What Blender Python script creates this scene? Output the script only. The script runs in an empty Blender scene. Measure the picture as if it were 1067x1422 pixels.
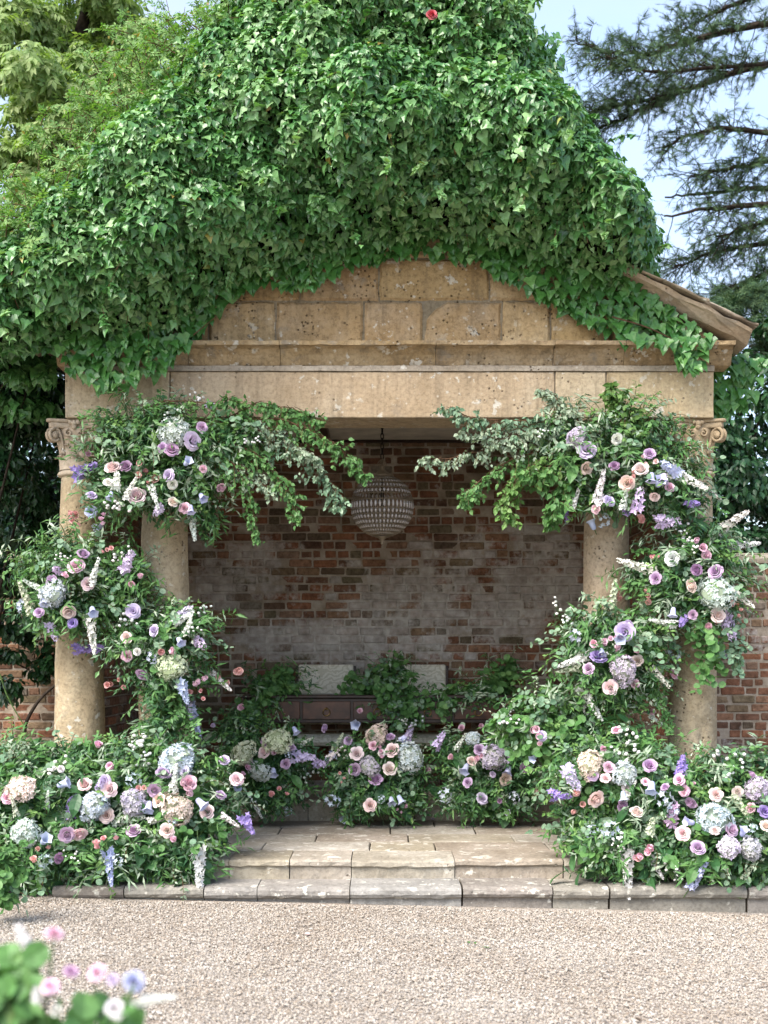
import bpy, math, random
import numpy as np
from mathutils import Matrix, Vector, Quaternion

RNG = np.random.default_rng(11)
random.seed(5)
SC = bpy.context.scene
COL = SC.collection

# ------------------------------------------------------------------ camera
FPX, CX, HOR = 1800.0, 533.5, 915.0          # focal length and horizon in photo pixels (1067 x 1422)
CAM = np.array([0.0, -9.0, 1.57])
cd = bpy.data.cameras.new('camera')
cam = bpy.data.objects.new('camera', cd)
COL.objects.link(cam)
cam.location = CAM
cam.rotation_euler = (math.pi / 2, 0, 0)
cd.sensor_fit = 'VERTICAL'
cd.sensor_height = 36.0
cd.sensor_width = 27.0
cd.lens = FPX / 1422 * 36
cd.shift_y = (HOR - 711) / 1422
cd.clip_start = 0.05
cd.clip_end = 2000
cd.dof.use_dof = True
cd.dof.focus_distance = 9.0
cd.dof.aperture_fstop = 2.4
SC.camera = cam

# ------------------------------------------------------------------ sky, sun, exposure
SUN_EL, SUN_AZ = math.radians(50), math.radians(222)    # azimuth clockwise from +Y: behind the camera, to the left
w = bpy.data.worlds.new('World')
SC.world = w
w.use_nodes = True
nt = w.node_tree
nt.nodes.clear()
out = nt.nodes.new('ShaderNodeOutputWorld')
bg = nt.nodes.new('ShaderNodeBackground')
sky = nt.nodes.new('ShaderNodeTexSky')
sky.sky_type = 'NISHITA'
sky.sun_disc = False
sky.sun_elevation = SUN_EL
sky.sun_rotation = SUN_AZ
sky.air_density = 1.0
sky.dust_density = 2.0
sky.ozone_density = 1.0
tc = nt.nodes.new('ShaderNodeTexCoord')
mp = nt.nodes.new('ShaderNodeMapping')
mp.inputs['Scale'].default_value = (1, 1, 2.2)
cn = nt.nodes.new('ShaderNodeTexNoise')
cn.inputs['Scale'].default_value = 1.7
cn.inputs['Detail'].default_value = 7
cn.inputs['Roughness'].default_value = 0.55
cr = nt.nodes.new('ShaderNodeMapRange')
cr.inputs['From Min'].default_value = 0.36
cr.inputs['From Max'].default_value = 0.72
cr.inputs['To Min'].default_value = 0.0
cr.inputs['To Max'].default_value = 0.75
mx = nt.nodes.new('ShaderNodeMix')
mx.data_type = 'RGBA'
mx.inputs['B'].default_value = (2.0, 2.1, 2.35, 1)
L = nt.links.new
L(tc.outputs['Generated'], mp.inputs['Vector'])
L(mp.outputs[0], cn.inputs['Vector'])
L(cn.outputs['Fac'], cr.inputs['Value'])
L(cr.outputs[0], mx.inputs['Factor'])
L(sky.outputs[0], mx.inputs['A'])
L(mx.outputs['Result'], bg.inputs['Color'])
bg.inputs['Strength'].default_value = 0.15
L(bg.outputs[0], out.inputs['Surface'])

sd = bpy.data.lights.new('sun', 'SUN')
sd.energy = 2.6
sd.angle = math.radians(40)
sd.color = (1.0, 0.95, 0.87)
sun = bpy.data.objects.new('sun', sd)
COL.objects.link(sun)
sdir = Vector((math.sin(SUN_AZ) * math.cos(SUN_EL), math.cos(SUN_AZ) * math.cos(SUN_EL), math.sin(SUN_EL)))
sun.rotation_euler = sdir.to_track_quat('Z', 'Y').to_euler()
sun.location = (-4, -8, 12)

SC.view_settings.view_transform = 'Standard'
SC.view_settings.look = 'None'
SC.view_settings.exposure = 1.7
SC.view_settings.gamma = 1
SC.view_settings.use_curve_mapping = False
SC.render.engine = 'CYCLES'
SC.cycles.max_bounces = 6
SC.cycles.diffuse_bounces = 4
SC.cycles.transmission_bounces = 4
SC.cycles.use_denoising = True

# ------------------------------------------------------------------ helpers
def at(px, py, Y):
    D = Y + 9.0
    return np.array([(px - CX) * D / FPX, Y, 1.57 + (HOR - py) * D / FPX])

def s2l(c):
    r = []
    for v in c[:3]:
        v = v / 255.0
        r.append(v / 12.92 if v <= 0.04045 else ((v + 0.055) / 1.055) ** 2.4)
    return (r[0], r[1], r[2], 1.0)

def unit(v):
    v = np.asarray(v, float)
    return v / (np.linalg.norm(v, axis=-1, keepdims=True) + 1e-9)

def basis(n, t):
    """matrices whose columns are side, tip, normal (arrays m x 3)"""
    n = unit(n)
    t = unit(t - (t * n).sum(-1, keepdims=True) * n)
    s = np.cross(t, n)
    return np.stack([s, t, n], axis=-1)

_TF = {}
def tube_faces(n, sides, cap):
    k = (n, sides, cap)
    if k not in _TF:
        F = []
        for i in range(n - 1):
            for q in range(sides):
                q2 = (q + 1) % sides
                a, b, c, d = i * sides + q, i * sides + q2, (i + 1) * sides + q2, (i + 1) * sides + q
                F += [(a, b, c), (a, c, d)]
        if cap:
            e = (n - 1) * sides
            for q in range(1, sides - 1):
                F += [(0, q + 1, q), (e, e + q, e + q + 1)]
        _TF[k] = np.array(F)
    return _TF[k]

class MB:
    """collects triangles; build() links them as one mesh object"""
    def __init__(self):
        self.v, self.f, self.m, self.n = [], [], [], 0
    def add(self, V, F, mat=0):
        V = np.asarray(V, float).reshape(-1, 3)
        F = np.asarray(F, int).reshape(-1, 3)
        self.v.append(V)
        self.f.append(F + self.n)
        self.m.append(np.full(len(F), mat, int))
        self.n += len(V)
    def cloud(self, T, pos, M, scale, mat=0):
        V, F = T
        pos = np.asarray(pos, float).reshape(-1, 3)
        m = len(pos)
        if m == 0:
            return
        scale = np.broadcast_to(np.asarray(scale, float).reshape(-1, 1, 1) if np.ndim(scale) < 2 else np.asarray(scale)[:, None, :], (m, 1, 1) if np.ndim(scale) < 2 else (m, 1, 3))
        W = np.einsum('mij,mkj->mki', M, V[None] * scale) + pos[:, None, :]
        k = len(V)
        G = (F[None] + (np.arange(m) * k)[:, None, None]).reshape(-1, 3)
        self.v.append(W.reshape(-1, 3))
        self.f.append(G + self.n)
        self.m.append(np.full(len(G), mat, int))
        self.n += m * k
    def box(self, x0, x1, y0, y1, z0, z1, b=0.0, mat=0, jit=0.0):
        """box with chamfered edges"""
        V, F = BOXT(b / max(x1 - x0, 1e-6), b / max(y1 - y0, 1e-6), b / max(z1 - z0, 1e-6))
        V = V * np.array([x1 - x0, y1 - y0, z1 - z0]) + np.array([(x0 + x1) / 2, (y0 + y1) / 2, (z0 + z1) / 2])
        if jit:
            V = V + RNG.uniform(-jit, jit, V.shape)
        self.add(V, F, mat)
    def tube(self, P, r0, r1=None, sides=5, mat=0, cap=True):
        P = np.asarray(P, float)
        r1 = r0 if r1 is None else r1
        n = len(P)
        tang = np.empty_like(P)
        tang[1:-1] = P[2:] - P[:-2]; tang[0] = P[1] - P[0]; tang[-1] = P[-1] - P[-2]
        tang /= np.sqrt((tang * tang).sum(1))[:, None] + 1e-9
        x, y, z = (.31, .17, .93) if abs(tang[0][2]) < 0.9 else (.93, .2, .1)
        a = np.stack([tang[:, 1] * z - tang[:, 2] * y, tang[:, 2] * x - tang[:, 0] * z, tang[:, 0] * y - tang[:, 1] * x], 1)
        a /= np.sqrt((a * a).sum(1))[:, None] + 1e-9
        t0, t1, t2 = tang.T; a0, a1, a2 = a.T
        b = np.stack([t1 * a2 - t2 * a1, t2 * a0 - t0 * a2, t0 * a1 - t1 * a0], 1)
        r = np.linspace(r0, r1, n)
        th = np.arange(sides) * (2 * math.pi / sides)
        V = P[:, None] + r[:, None, None] * (np.cos(th)[None, :, None] * a[:, None] + np.sin(th)[None, :, None] * b[:, None])
        self.add(V, tube_faces(n, sides, cap), mat)
    def lathe(self, prof, n=24, c=(0, 0, 0), mat=0, jit=0.0, caps=True, rf=None):
        V = []
        for i, (r, z) in enumerate(prof):
            for k in range(n):
                th = 2 * math.pi * k / n
                rr = r * (1 + (RNG.uniform(-jit, jit) if jit else 0))
                if rf:
                    rr *= rf(th, z)
                V.append((c[0] + rr * math.cos(th), c[1] + rr * math.sin(th), c[2] + z))
        F = []
        for i in range(len(prof) - 1):
            for k in range(n):
                k2 = (k + 1) % n
                a, b, d, e = i * n + k, i * n + k2, (i + 1) * n + k2, (i + 1) * n + k
                F += [(a, b, d), (a, d, e)]
        if caps:
            for k in range(1, n - 1):
                F.append((0, k + 1, k))
                o = (len(prof) - 1) * n
                F.append((o, o + k, o + k + 1))
        self.add(V, F, mat)
    def prism(self, poly, axis, a0, a1, ch=0.0, mat=0, jit=0.0, both=False):
        """closed outline extruded along an axis; poly in the other two coordinates, front (a0) edge chamfered"""
        P = np.asarray(poly, float)
        n = len(P)
        c = P.mean(0)
        if np.cross(np.roll(P, -1, 0) - P, np.roll(P, -2, 0) - np.roll(P, -1, 0)).sum() < 0:
            P = P[::-1]
        Q = inset(P, ch) if ch else P
        rings = [(Q, a0), (P, a0 + (ch if a1 > a0 else -ch))] if ch else [(P, a0)]
        rings += [(P, a1 - (ch if a1 > a0 else -ch)), (Q, a1)] if (both and ch) else [(P, a1)]
        V = []
        for R, a in rings:
            for p in R:
                j = RNG.uniform(-jit, jit, 2) if jit else (0, 0)
                q = [p[0] + j[0], p[1] + j[1]]
                q.insert(axis, a)
                V.append(q)
        F = []
        for i in range(len(rings) - 1):
            for k in range(n):
                k2 = (k + 1) % n
                a, b, d, e = i * n + k, i * n + k2, (i + 1) * n + k2, (i + 1) * n + k
                F += [(a, b, d), (a, d, e)]
        o = (len(rings) - 1) * n
        V.append(np.insert(c, axis, a0)); V.append(np.insert(c, axis, a1))
        z = len(rings) * n
        for k in range(n):
            F.append((z, (k + 1) % n, k))
            F.append((z + 1, o + k, o + (k + 1) % n))
        self.add(V, F, mat)
    def mesh(self, name, mats, smooth=False):
        me = bpy.data.meshes.new(name)
        V = np.concatenate(self.v)
        F = np.concatenate(self.f)
        me.vertices.add(len(V))
        me.vertices.foreach_set('co', V.astype(np.float32).ravel())
        me.loops.add(len(F) * 3)
        me.loops.foreach_set('vertex_index', F.astype(np.int32).ravel())
        me.polygons.add(len(F))
        me.polygons.foreach_set('loop_start', np.arange(0, len(F) * 3, 3, dtype=np.int32))
        for m in mats:
            me.materials.append(m)
        if len(mats) > 1:
            me.polygons.foreach_set('material_index', np.concatenate(self.m).astype(np.int32))
        me.polygons.foreach_set('use_smooth', np.full(len(F), bool(smooth)))
        me.update(calc_edges=True)
        me.validate()
        return me
    def build(self, name, mats, parent=None, smooth=False, off=None):
        if not isinstance(mats, (list, tuple)):
            mats = [mats]
        if off is not None:
            self.v = [v - np.asarray(off) for v in self.v]
        return link(name, self.mesh(name, mats, smooth), parent)

def link(name, data, parent=None):
    o = bpy.data.objects.new(name, data)
    COL.objects.link(o)
    if parent is not None:
        o.parent = parent
    return o

def tag(o, label=None, cat=None, group=None, kind=None):
    if label: o['label'] = label
    if cat: o['category'] = cat
    if group: o['group'] = group
    if kind: o['kind'] = kind
    return o

def empty(name, loc, label, cat, group=None):
    o = bpy.data.objects.new(name, None)
    o.empty_display_size = 0.1
    COL.objects.link(o)
    o.location = loc
    return tag(o, label, cat, group)

def inset(P, d):
    n = len(P)
    R = []
    for i in range(n):
        a, b, c = P[i - 1], P[i], P[(i + 1) % n]
        e1, e2 = unit(b - a), unit(c - b)
        n1, n2 = np.array([-e1[1], e1[0]]), np.array([-e2[1], e2[0]])
        k = unit(n1 + n2)
        R.append(b + k * d / max(0.4, float(k @ n1)))
    return np.array(R)

def BOXT(bx, by, bz):
    V, F = [], []
    idx = {}
    for sx in (-1, 1):
        for sy in (-1, 1):
            for sz in (-1, 1):
                for ax in range(3):
                    p = [sx * (0.5 - bx), sy * (0.5 - by), sz * (0.5 - bz)]
                    p[ax] = (sx, sy, sz)[ax] * 0.5
                    idx[(sx, sy, sz, ax)] = len(V)
                    V.append(p)
    def quad(a, b, c, d):
        F.append((a, b, c)); F.append((a, c, d))
    for ax in range(3):
        u, v = [(1, 2), (2, 0), (0, 1)][ax]
        for s in (-1, 1):
            q = []
            for su, sv in ((-1, -1), (1, -1), (1, 1), (-1, 1)):
                k = [0, 0, 0]; k[ax] = s; k[u] = su; k[v] = sv
                q.append(idx[(k[0], k[1], k[2], ax)])
            quad(*(q if s > 0 else q[::-1]))
        for su in (-1, 1):
            for sv in (-1, 1):
                q = []
                for s in (-1, 1):
                    k = [0, 0, 0]; k[ax] = s; k[u] = su; k[v] = sv
                    q.append((idx[(*k, u)], idx[(*k, v)]))
                qq = (q[0][0], q[1][0], q[1][1], q[0][1])
                quad(*(qq if su * sv < 0 else qq[::-1]))
    for sx in (-1, 1):
        for sy in (-1, 1):
            for sz in (-1, 1):
                t = tuple(idx[(sx, sy, sz, a)] for a in range(3))
                F.append(t if sx * sy * sz > 0 else t[::-1])
    return np.array(V), np.array(F)

def bez(P, n):
    """smooth polyline through P (Catmull-Rom)"""
    P = np.asarray(P, float)
    Q = np.vstack([2 * P[0] - P[1], P, 2 * P[-1] - P[-2]])
    o = []
    for i in range(1, len(Q) - 2):
        for t in np.linspace(0, 1, n, endpoint=False):
            a, b, c, d = Q[i - 1], Q[i], Q[i + 1], Q[i + 2]
            o.append(0.5 * (2 * b + (c - a) * t + (2 * a - 5 * b + 4 * c - d) * t * t + (3 * b - a - 3 * c + d) * t ** 3))
    o.append(P[-1])
    return np.array(o)

def inpoly(x, y, poly):
    r = np.zeros(len(x), bool)
    n = len(poly)
    for i in range(n):
        x1, y1 = poly[i]; x2, y2 = poly[(i + 1) % n]
        c = ((y1 > y) != (y2 > y)) & (x < (x2 - x1) * (y - y1) / (y2 - y1 + 1e-12) + x1)
        r ^= c
    return r

def distline(x, y, pts):
    d = np.full(len(x), 1e9)
    for (x1, y1), (x2, y2) in zip(pts[:-1], pts[1:]):
        dx, dy = x2 - x1, y2 - y1
        t = np.clip(((x - x1) * dx + (y - y1) * dy) / (dx * dx + dy * dy + 1e-12), 0, 1)
        d = np.minimum(d, np.hypot(x - x1 - t * dx, y - y1 - t * dy))
    return d

# ------------------------------------------------------------------ materials
class NT:
    def __init__(self, name):
        self.m = bpy.data.materials.new(name)
        self.m.use_nodes = True
        self.t = self.m.node_tree
        self.t.nodes.clear()
    def n(self, typ, ins=None, **pr):
        x = self.t.nodes.new('ShaderNode' + typ)
        for k, v in pr.items():
            setattr(x, k, v)
        for k, v in (ins or {}).items():
            s = x.inputs[k]
            if isinstance(v, bpy.types.NodeSocket):
                self.t.links.new(v, s)
            else:
                s.default_value = v
        return x
    def noise(self, P, scale, detail=4, rough=0.55):
        return self.n('TexNoise', {'Vector': P, 'Scale': scale, 'Detail': detail, 'Roughness': rough}).outputs['Fac']
    def rng(self, v, a, b, c=0.0, d=1.0):
        return self.n('MapRange', {'Value': v, 'From Min': a, 'From Max': b, 'To Min': c, 'To Max': d}).outputs[0]
    def ramp(self, v, stops, interp='LINEAR'):
        r = self.n('ValToRGB', {'Fac': v})
        r.color_ramp.interpolation = interp
        e = r.color_ramp.elements
        while len(e) < len(stops):
            e.new(0.5)
        for q, (p, c) in zip(e, stops):
            q.position = p
            q.color = s2l(c)
        return r.outputs['Color']
    def mix(self, f, a, b, mode='MIX'):
        x = self.n('Mix', None, data_type='RGBA', blend_type=mode)
        for k, v in (('Factor', f), ('A', a), ('B', b)):
            s = [q for q in x.inputs if q.name == k and q.enabled][0]
            if isinstance(v, bpy.types.NodeSocket):
                self.t.links.new(v, s)
            else:
                s.default_value = v
        return [q for q in x.outputs if q.enabled][0]
    def math(self, op, a, b=0.0):
        x = self.n('Math', None, operation=op)
        for i, v in enumerate((a, b)):
            if isinstance(v, bpy.types.NodeSocket):
                self.t.links.new(v, x.inputs[i])
            else:
                x.inputs[i].default_value = v
        return x.outputs[0]
    def pos(self):
        return self.n('NewGeometry').outputs['Position']
    def rand(self):
        g = self.n('NewGeometry').outputs['Random Per Island']
        o = self.n('ObjectInfo').outputs['Random']
        return self.math('FRACT', self.math('ADD', g, o))
    def bump(self, h, strength=0.5, dist=0.01, normal=None):
        ins = {'Height': h, 'Strength': strength, 'Distance': dist}
        if normal is not None:
            ins['Normal'] = normal
        return self.n('Bump', ins).outputs[0]
    def done(self, col, rough=0.8, normal=None, trans=0.0, spec=0.3, tcol=None, metal=0.0, **kw):
        ins = {'Base Color': col, 'Roughness': rough, 'Specular IOR Level': spec, 'Metallic': metal}
        ins.update(kw)
        if normal is not None:
            ins['Normal'] = normal
        p = self.n('BsdfPrincipled', ins).outputs[0]
        if trans:
            tr = self.n('BsdfTranslucent', {'Color': tcol if tcol is not None else col}).outputs[0]
            p = self.n('MixShader', {0: trans, 1: p, 2: tr}).outputs[0]
        self.n('OutputMaterial', {'Surface': p})
        return self.m

def plain(name, c, rough=0.6, spec=0.3, metal=0.0, var=0.12, bump=0.0, scale=30.0):
    k = NT(name)
    P = k.pos()
    n = k.noise(P, scale, 5)
    col = k.mix(1.0, s2l(c), k.ramp(n, [(0.25, [int(255 * (1 - var * 1.5))] * 3), (0.75, [255] * 3)]), 'MULTIPLY')
    return k.done(col, rough, k.bump(n, bump, 0.005) if bump else None, spec=spec, metal=metal)

def stone(name, cols, lichen=0.5, grey=0.5, pits=0.5, bump=0.6, streak=0.0, fine=0.5, greycol=(128, 122, 112)):
    k = NT(name)
    P = k.pos()
    r = k.n('ObjectInfo').outputs['Random']
    off = k.n('Combine' + 'XYZ', {'X': k.math('MULTIPLY', r, 7.0), 'Y': k.math('MULTIPLY', r, 3.0), 'Z': k.math('MULTIPLY', r, 5.0)}).outputs[0]
    PO = k.n('VectorMath', {0: P, 1: off}, operation='ADD').outputs[0]
    n1 = k.noise(PO, 2.6, 7, 0.6)
    col = k.ramp(n1, [(0.28, cols[0]), (0.5, cols[1]), (0.72, cols[2])])
    nf = k.noise(P, 38, 6, 0.7)
    col = k.mix(fine, col, k.ramp(nf, [(0.28, (120, 112, 104)), (0.55, (255, 255, 255))]), 'MULTIPLY')
    tint = k.ramp(r, [(0.0, (226, 216, 208)), (0.5, (255, 255, 255)), (1.0, (238, 232, 215))])
    col = k.mix(0.8, col, tint, 'MULTIPLY')
    # grey crust
    ng = k.noise(PO, 4.3, 8, 0.68)
    g = k.rng(ng, 0.66 - 0.18 * grey, 0.74 - 0.14 * grey, 0.0, min(0.85, 0.35 + grey * 0.5))
    col = k.mix(g, col, s2l(greycol))
    if streak:
        sv = k.n('VectorMath', {0: P, 1: (9.0, 9.0, 0.9)}, operation='MULTIPLY').outputs[0]
        st = k.rng(k.noise(sv, 1.6, 6, 0.6), 0.50, 0.74, 0.0, streak)
        col = k.mix(st, col, s2l((92, 80, 64)))
    # pits
    vor = k.n('TexVoronoi', {'Vector': PO, 'Scale': 34.0, 'Randomness': 1.0}).outputs['Distance']
    pm = k.rng(k.noise(PO, 5.5, 3), 0.62 - 0.2 * pits, 0.68 - 0.16 * pits)
    pit = k.math('MULTIPLY', k.rng(vor, 0.30, 0.16), pm)
    col = k.mix(k.math('MULTIPLY', pit, 0.75), col, s2l((62, 48, 34)))
    # pale lichen
    nl = k.noise(PO, 11, 5, 0.6)
    nl2 = k.noise(PO, 2.2, 2)
    lm = k.math('MULTIPLY', k.rng(nl, 0.66 - 0.1 * lichen, 0.70 - 0.1 * lichen), k.rng(nl2, 0.40, 0.58))
    col = k.mix(k.math('MULTIPLY', lm, 0.7), col, s2l((206, 202, 190)))
    vs = k.n('TexVoronoi', {'Vector': P, 'Scale': 17.0}).outputs['Distance']
    sp = k.math('MULTIPLY', k.rng(vs, 0.17, 0.12), k.rng(k.noise(PO, 7, 2), 0.5, 0.56))
    col = k.mix(k.math('MULTIPLY', sp, 0.55 * lichen), col, s2l((222, 218, 205)))
    h = k.math('ADD', k.math('MULTIPLY', k.noise(P, 20, 9, 0.72), 1.0), k.math('MULTIPLY', pit, -1.3))
    h = k.math('ADD', h, k.math('MULTIPLY', k.noise(P, 5, 3), 1.2))
    h = k.math('ADD', h, k.math('MULTIPLY', k.noise(P, 130, 4, 0.8), 0.35))
    return k.done(col, 0.92, k.bump(h, bump, 0.02), spec=0.15)

def leafmat(name, stops, rough=0.42, trans=0.25, spec=0.35, dead=0.0):
    k = NT(name)
    r = k.rand()
    e = 1.0 - dead
    st = [(e * i / max(1, len(stops) - 1), c) for i, c in enumerate(stops)]
    if dead:
        st += [(e + .001, (168, 156, 78)), (1.0, (138, 112, 66))]
    col = k.ramp(r, st)
    n = k.noise(k.pos(), 55, 3)
    col = k.mix(0.5, col, k.ramp(n, [(0.3, (175, 180, 165)), (0.65, (255, 255, 255))]), 'MULTIPLY')
    tcol = k.mix(1.0, col, s2l((235, 255, 150)), 'MULTIPLY')
    return k.done(col, rough, k.bump(n, 0.25, 0.006), trans, spec, tcol)

def petalmat(name):
    k = NT(name)
    oi = k.n('ObjectInfo')
    c = oi.outputs['Color']
    a = k.n('Attribute', None, attribute_name='ring').outputs['Fac']
    r = k.n('NewGeometry').outputs['Random Per Island']
    hs = k.n('HueSaturation', {'Color': c, 'Saturation': k.rng(a, 0.0, 1.0, 1.05, 0.72), 'Value': k.rng(a, 0.0, 1.0, 0.98, 1.10)}).outputs[0]
    col = k.mix(0.6, hs, k.ramp(r, [(0.0, (225, 220, 225)), (1.0, (255, 255, 255))]), 'MULTIPLY')
    return k.done(col, 0.6, None, 0.22, 0.15)

def hydrangea_mat():
    k = NT('hydrangea_floret')
    c = k.n('ObjectInfo').outputs['Color']
    a = k.n('Attribute', None, attribute_name='ring').outputs['Fac']
    col = k.mix(k.rng(a, 0.2, 1.0, 0.0, 0.5), c, s2l((222, 220, 206)))
    col = k.mix(k.rng(a, 0.0, 0.2, 0.75, 0.0), col, s2l((120, 132, 96)))
    return k.done(col, 0.65, None, 0.2, 0.12)
M = {}
M['tymp'] = stone('pediment_stone', [(162, 137, 100), (182, 158, 120), (197, 178, 148)], 0.7, 0.5, 0.5, 0.9, fine=0.55, streak=.5)
M['frieze'] = stone('frieze_stone', [(174, 156, 128), (190, 173, 146), (201, 187, 162)], 0.6, 0.35, 0.2, 0.6, fine=0.5, streak=.6, greycol=(146, 132, 114))
M['cornice'] = stone('cornice_stone', [(146, 124, 94), (168, 147, 116), (186, 168, 140)], 0.6, 0.6, 0.3, 0.8, streak=.7)
M['greyband'] = stone('grey_fillet_stone', [(140, 128, 112), (158, 148, 134), (176, 166, 152)], 0.4, 0.3, 0.1, 0.6)
M['column'] = stone('column_stone', [(158, 142, 118), (178, 163, 140), (194, 182, 162)], 0.4, 0.5, 0.4, 0.7, fine=0.55, greycol=(132, 126, 112))
M['capital'] = stone('capital_stone', [(160, 142, 120), (180, 163, 141), (196, 182, 162)], 0.4, 0.4, 0.15, 0.5, fine=0.4)
M['step'] = stone('upper_step_stone', [(140, 132, 119), (160, 153, 141), (178, 172, 163)], 0.8, 0.6, 0.15, 0.5, fine=0.5, greycol=(140, 132, 120))
M['lowstep'] = stone('lower_step_stone', [(122, 119, 114), (142, 139, 134), (163, 159, 153)], 0.8, 0.4, 0.1, 0.5, fine=0.5, greycol=(112, 110, 106))
M['mortar'] = stone('stone_mortar', [(128, 118, 102), (150, 140, 124), (168, 158, 142)], 0.3, 0.5, 0.2, 0.9)
M['dirt'] = plain('joint_dirt', (58, 50, 40), 0.95, 0.1, var=0.4, bump=0.5)
M['plaster'] = plain('ceiling_plaster', (216, 208, 192), 0.9, 0.1, var=0.15, scale=6)
M['slate'] = plain('roof_stone_tile', (120, 108, 90), 0.9, 0.1, var=0.4, scale=12, bump=0.5)

def brickmat(name, mortar=False):
    k = NT(name)
    P = k.pos()
    if mortar:
        n = k.noise(P, 9, 6, 0.65)
        col = k.ramp(n, [(0.3, (134, 120, 104)), (0.55, (166, 154, 138)), (0.75, (190, 181, 168))])
    else:
        r = k.rand()
        col = k.ramp(r, [(0.0, (102, 80, 67)), (0.14, (130, 93, 74)), (0.28, (156, 107, 80)), (0.40, (114, 88, 73)), (0.52, (142, 98, 76)),
                         (0.64, (102, 88, 74)), (0.75, (126, 116, 94)), (0.86, (154, 116, 92)), (1.0, (140, 132, 120))])
        n = k.noise(P, 24, 6, 0.7)
        col = k.mix(0.7, col, k.ramp(n, [(0.3, (120, 112, 108)), (0.6, (255, 255, 255))]), 'MULTIPLY')
    # remains of limewash: patches with a shape of their own
    sx = k.n('SeparateXYZ', {'Vector': P})
    x, z = sx.outputs['X'], sx.outputs['Z']
    def blob(cx, cz, rx, rz):
        a = k.math('DIVIDE', k.math('SUBTRACT', x, cx), rx)
        b = k.math('DIVIDE', k.math('SUBTRACT', z, cz), rz)
        return k.rng(k.math('ADD', k.math('MULTIPLY', a, a), k.math('MULTIPLY', b, b)), 0.0, 1.0, 1.0, 0.0)
    m = blob(0.45, 2.05, 1.3, 0.62)
    for q in ((1.35, 2.35, 0.9, 0.6), (-1.3, 2.30, 0.75, 0.5), (-0.55, 1.75, 0.9, 0.35), (0.35, 1.72, 0.5, 0.25)):
        m = k.math('MAXIMUM', m, blob(*q))
    nn = k.noise(P, 2.6, 6, 0.6)
    v = k.math('ADD', nn, k.math('MULTIPLY', m, 0.36))
    v = k.math('ADD', v, k.math('MULTIPLY', k.math('SUBTRACT', k.noise(P, 26, 7, 0.72), 0.5), 0.40))
    if not mortar:
        v = k.math('ADD', v, k.math('MULTIPLY', k.math('SUBTRACT', r, 0.5), -0.32))
    wsh = k.rng(v, 0.67, 0.79, 0.0, 0.78)
    col = k.mix(wsh, col, k.ramp(k.noise(P, 16, 5), [(0.3, (160, 153, 144)), (0.7, (208, 203, 196))]))
    dt = k.ramp(k.noise(P, 1.5, 7, 0.65), [(0.34, (140, 128, 116)), (0.58, (255, 255, 255))])
    col = k.mix(0.4, col, dt, 'MULTIPLY')
    # algae
    ag = k.rng(k.noise(P, 2.1, 5), 0.50, 0.66, 0.0, 0.55)
    col = k.mix(k.math('MULTIPLY', ag, k.rng(z, 2.2, 3.2, 0.15, 1.0)), col, s2l((72, 70, 46)))
    h = k.math('ADD', k.noise(P, 30, 8, 0.7), k.math('MULTIPLY', k.noise(P, 8, 3), 0.8))
    return k.done(col, 0.93, k.bump(h, 0.7, 0.015), spec=0.12)
M['brick'] = brickmat('old_brick')
M['lime'] = brickmat('lime_mortar', True)

M['ivy'] = leafmat('ivy_leaf', [(54, 96, 52), (84, 132, 72), (66, 114, 62), (108, 154, 90), (76, 124, 68), (96, 144, 82)], 0.33, 0.22, 0.55, dead=.005)
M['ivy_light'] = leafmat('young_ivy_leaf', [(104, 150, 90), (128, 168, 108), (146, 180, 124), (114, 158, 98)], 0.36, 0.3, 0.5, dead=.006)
M['ivy_big'] = leafmat('ivy_big_leaf', [(54, 98, 46), (80, 130, 62), (66, 116, 54), (108, 152, 84)], 0.34, 0.18, 0.45)
M['ivy_dark'] = leafmat('dark_evergreen_leaf', [(26, 54, 32), (40, 76, 42), (32, 64, 36), (54, 94, 52)], 0.4, 0.15, 0.4)
M['yew'] = leafmat('conifer_needle', [(46, 70, 52), (62, 88, 60), (82, 102, 62), (54, 80, 62)], 0.6, 0.15, 0.2)
M['walnut'] = leafmat('pale_tree_leaf', [(130, 156, 90), (156, 176, 114), (118, 148, 86), (174, 188, 132), (142, 166, 100)], 0.5, 0.45, 0.3)
M['rosefol'] = leafmat('climbing_rose_leaf', [(90, 130, 66), (112, 152, 82), (134, 164, 92), (100, 140, 74)], 0.5, 0.38, 0.3, dead=.02)
M['core'] = plain('dark_core_sheet', (26, 30, 18), 0.95, 0.05, var=0.5, scale=20)  # dark colour for the light-blocking sheet added inside the ivy
M['bark'] = plain('bark', (62, 54, 46), 0.9, 0.1, var=0.5, scale=25, bump=0.6)
M['twig'] = plain('twig', (104, 78, 58), 0.8, 0.15, var=0.3)
M['stem'] = plain('green_stem', (82, 110, 58), 0.6, 0.2, var=0.3)
# florist greenery
M['f_dark'] = leafmat('ruscus_leaf', [(46, 82, 50), (64, 104, 62), (54, 94, 56), (82, 120, 74)], 0.4, 0.2, 0.4)
M['f_mid'] = leafmat('mid_green_leaf', [(74, 116, 64), (96, 138, 78), (86, 128, 72), (116, 154, 92)], 0.45, 0.28, 0.3)
M['f_lime'] = leafmat('lime_green_leaf', [(98, 136, 70), (120, 156, 86), (88, 126, 64), (138, 168, 102)], 0.5, 0.35, 0.3)
M['f_grey'] = leafmat('grey_green_leaf', [(104, 134, 108), (128, 154, 126), (86, 120, 92), (148, 168, 142)], 0.55, 0.2, 0.25)
M['f_silver'] = leafmat('silvery_leaf', [(140, 160, 136), (168, 182, 158), (120, 146, 120), (186, 196, 176)], 0.55, 0.25, 0.25)
M['petal'] = petalmat('petal')
M['hyd'] = hydrangea_mat()
M['wood'] = plain('dark_wood', (58, 38, 28), 0.4, 0.4, var=0.4, scale=14)
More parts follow.
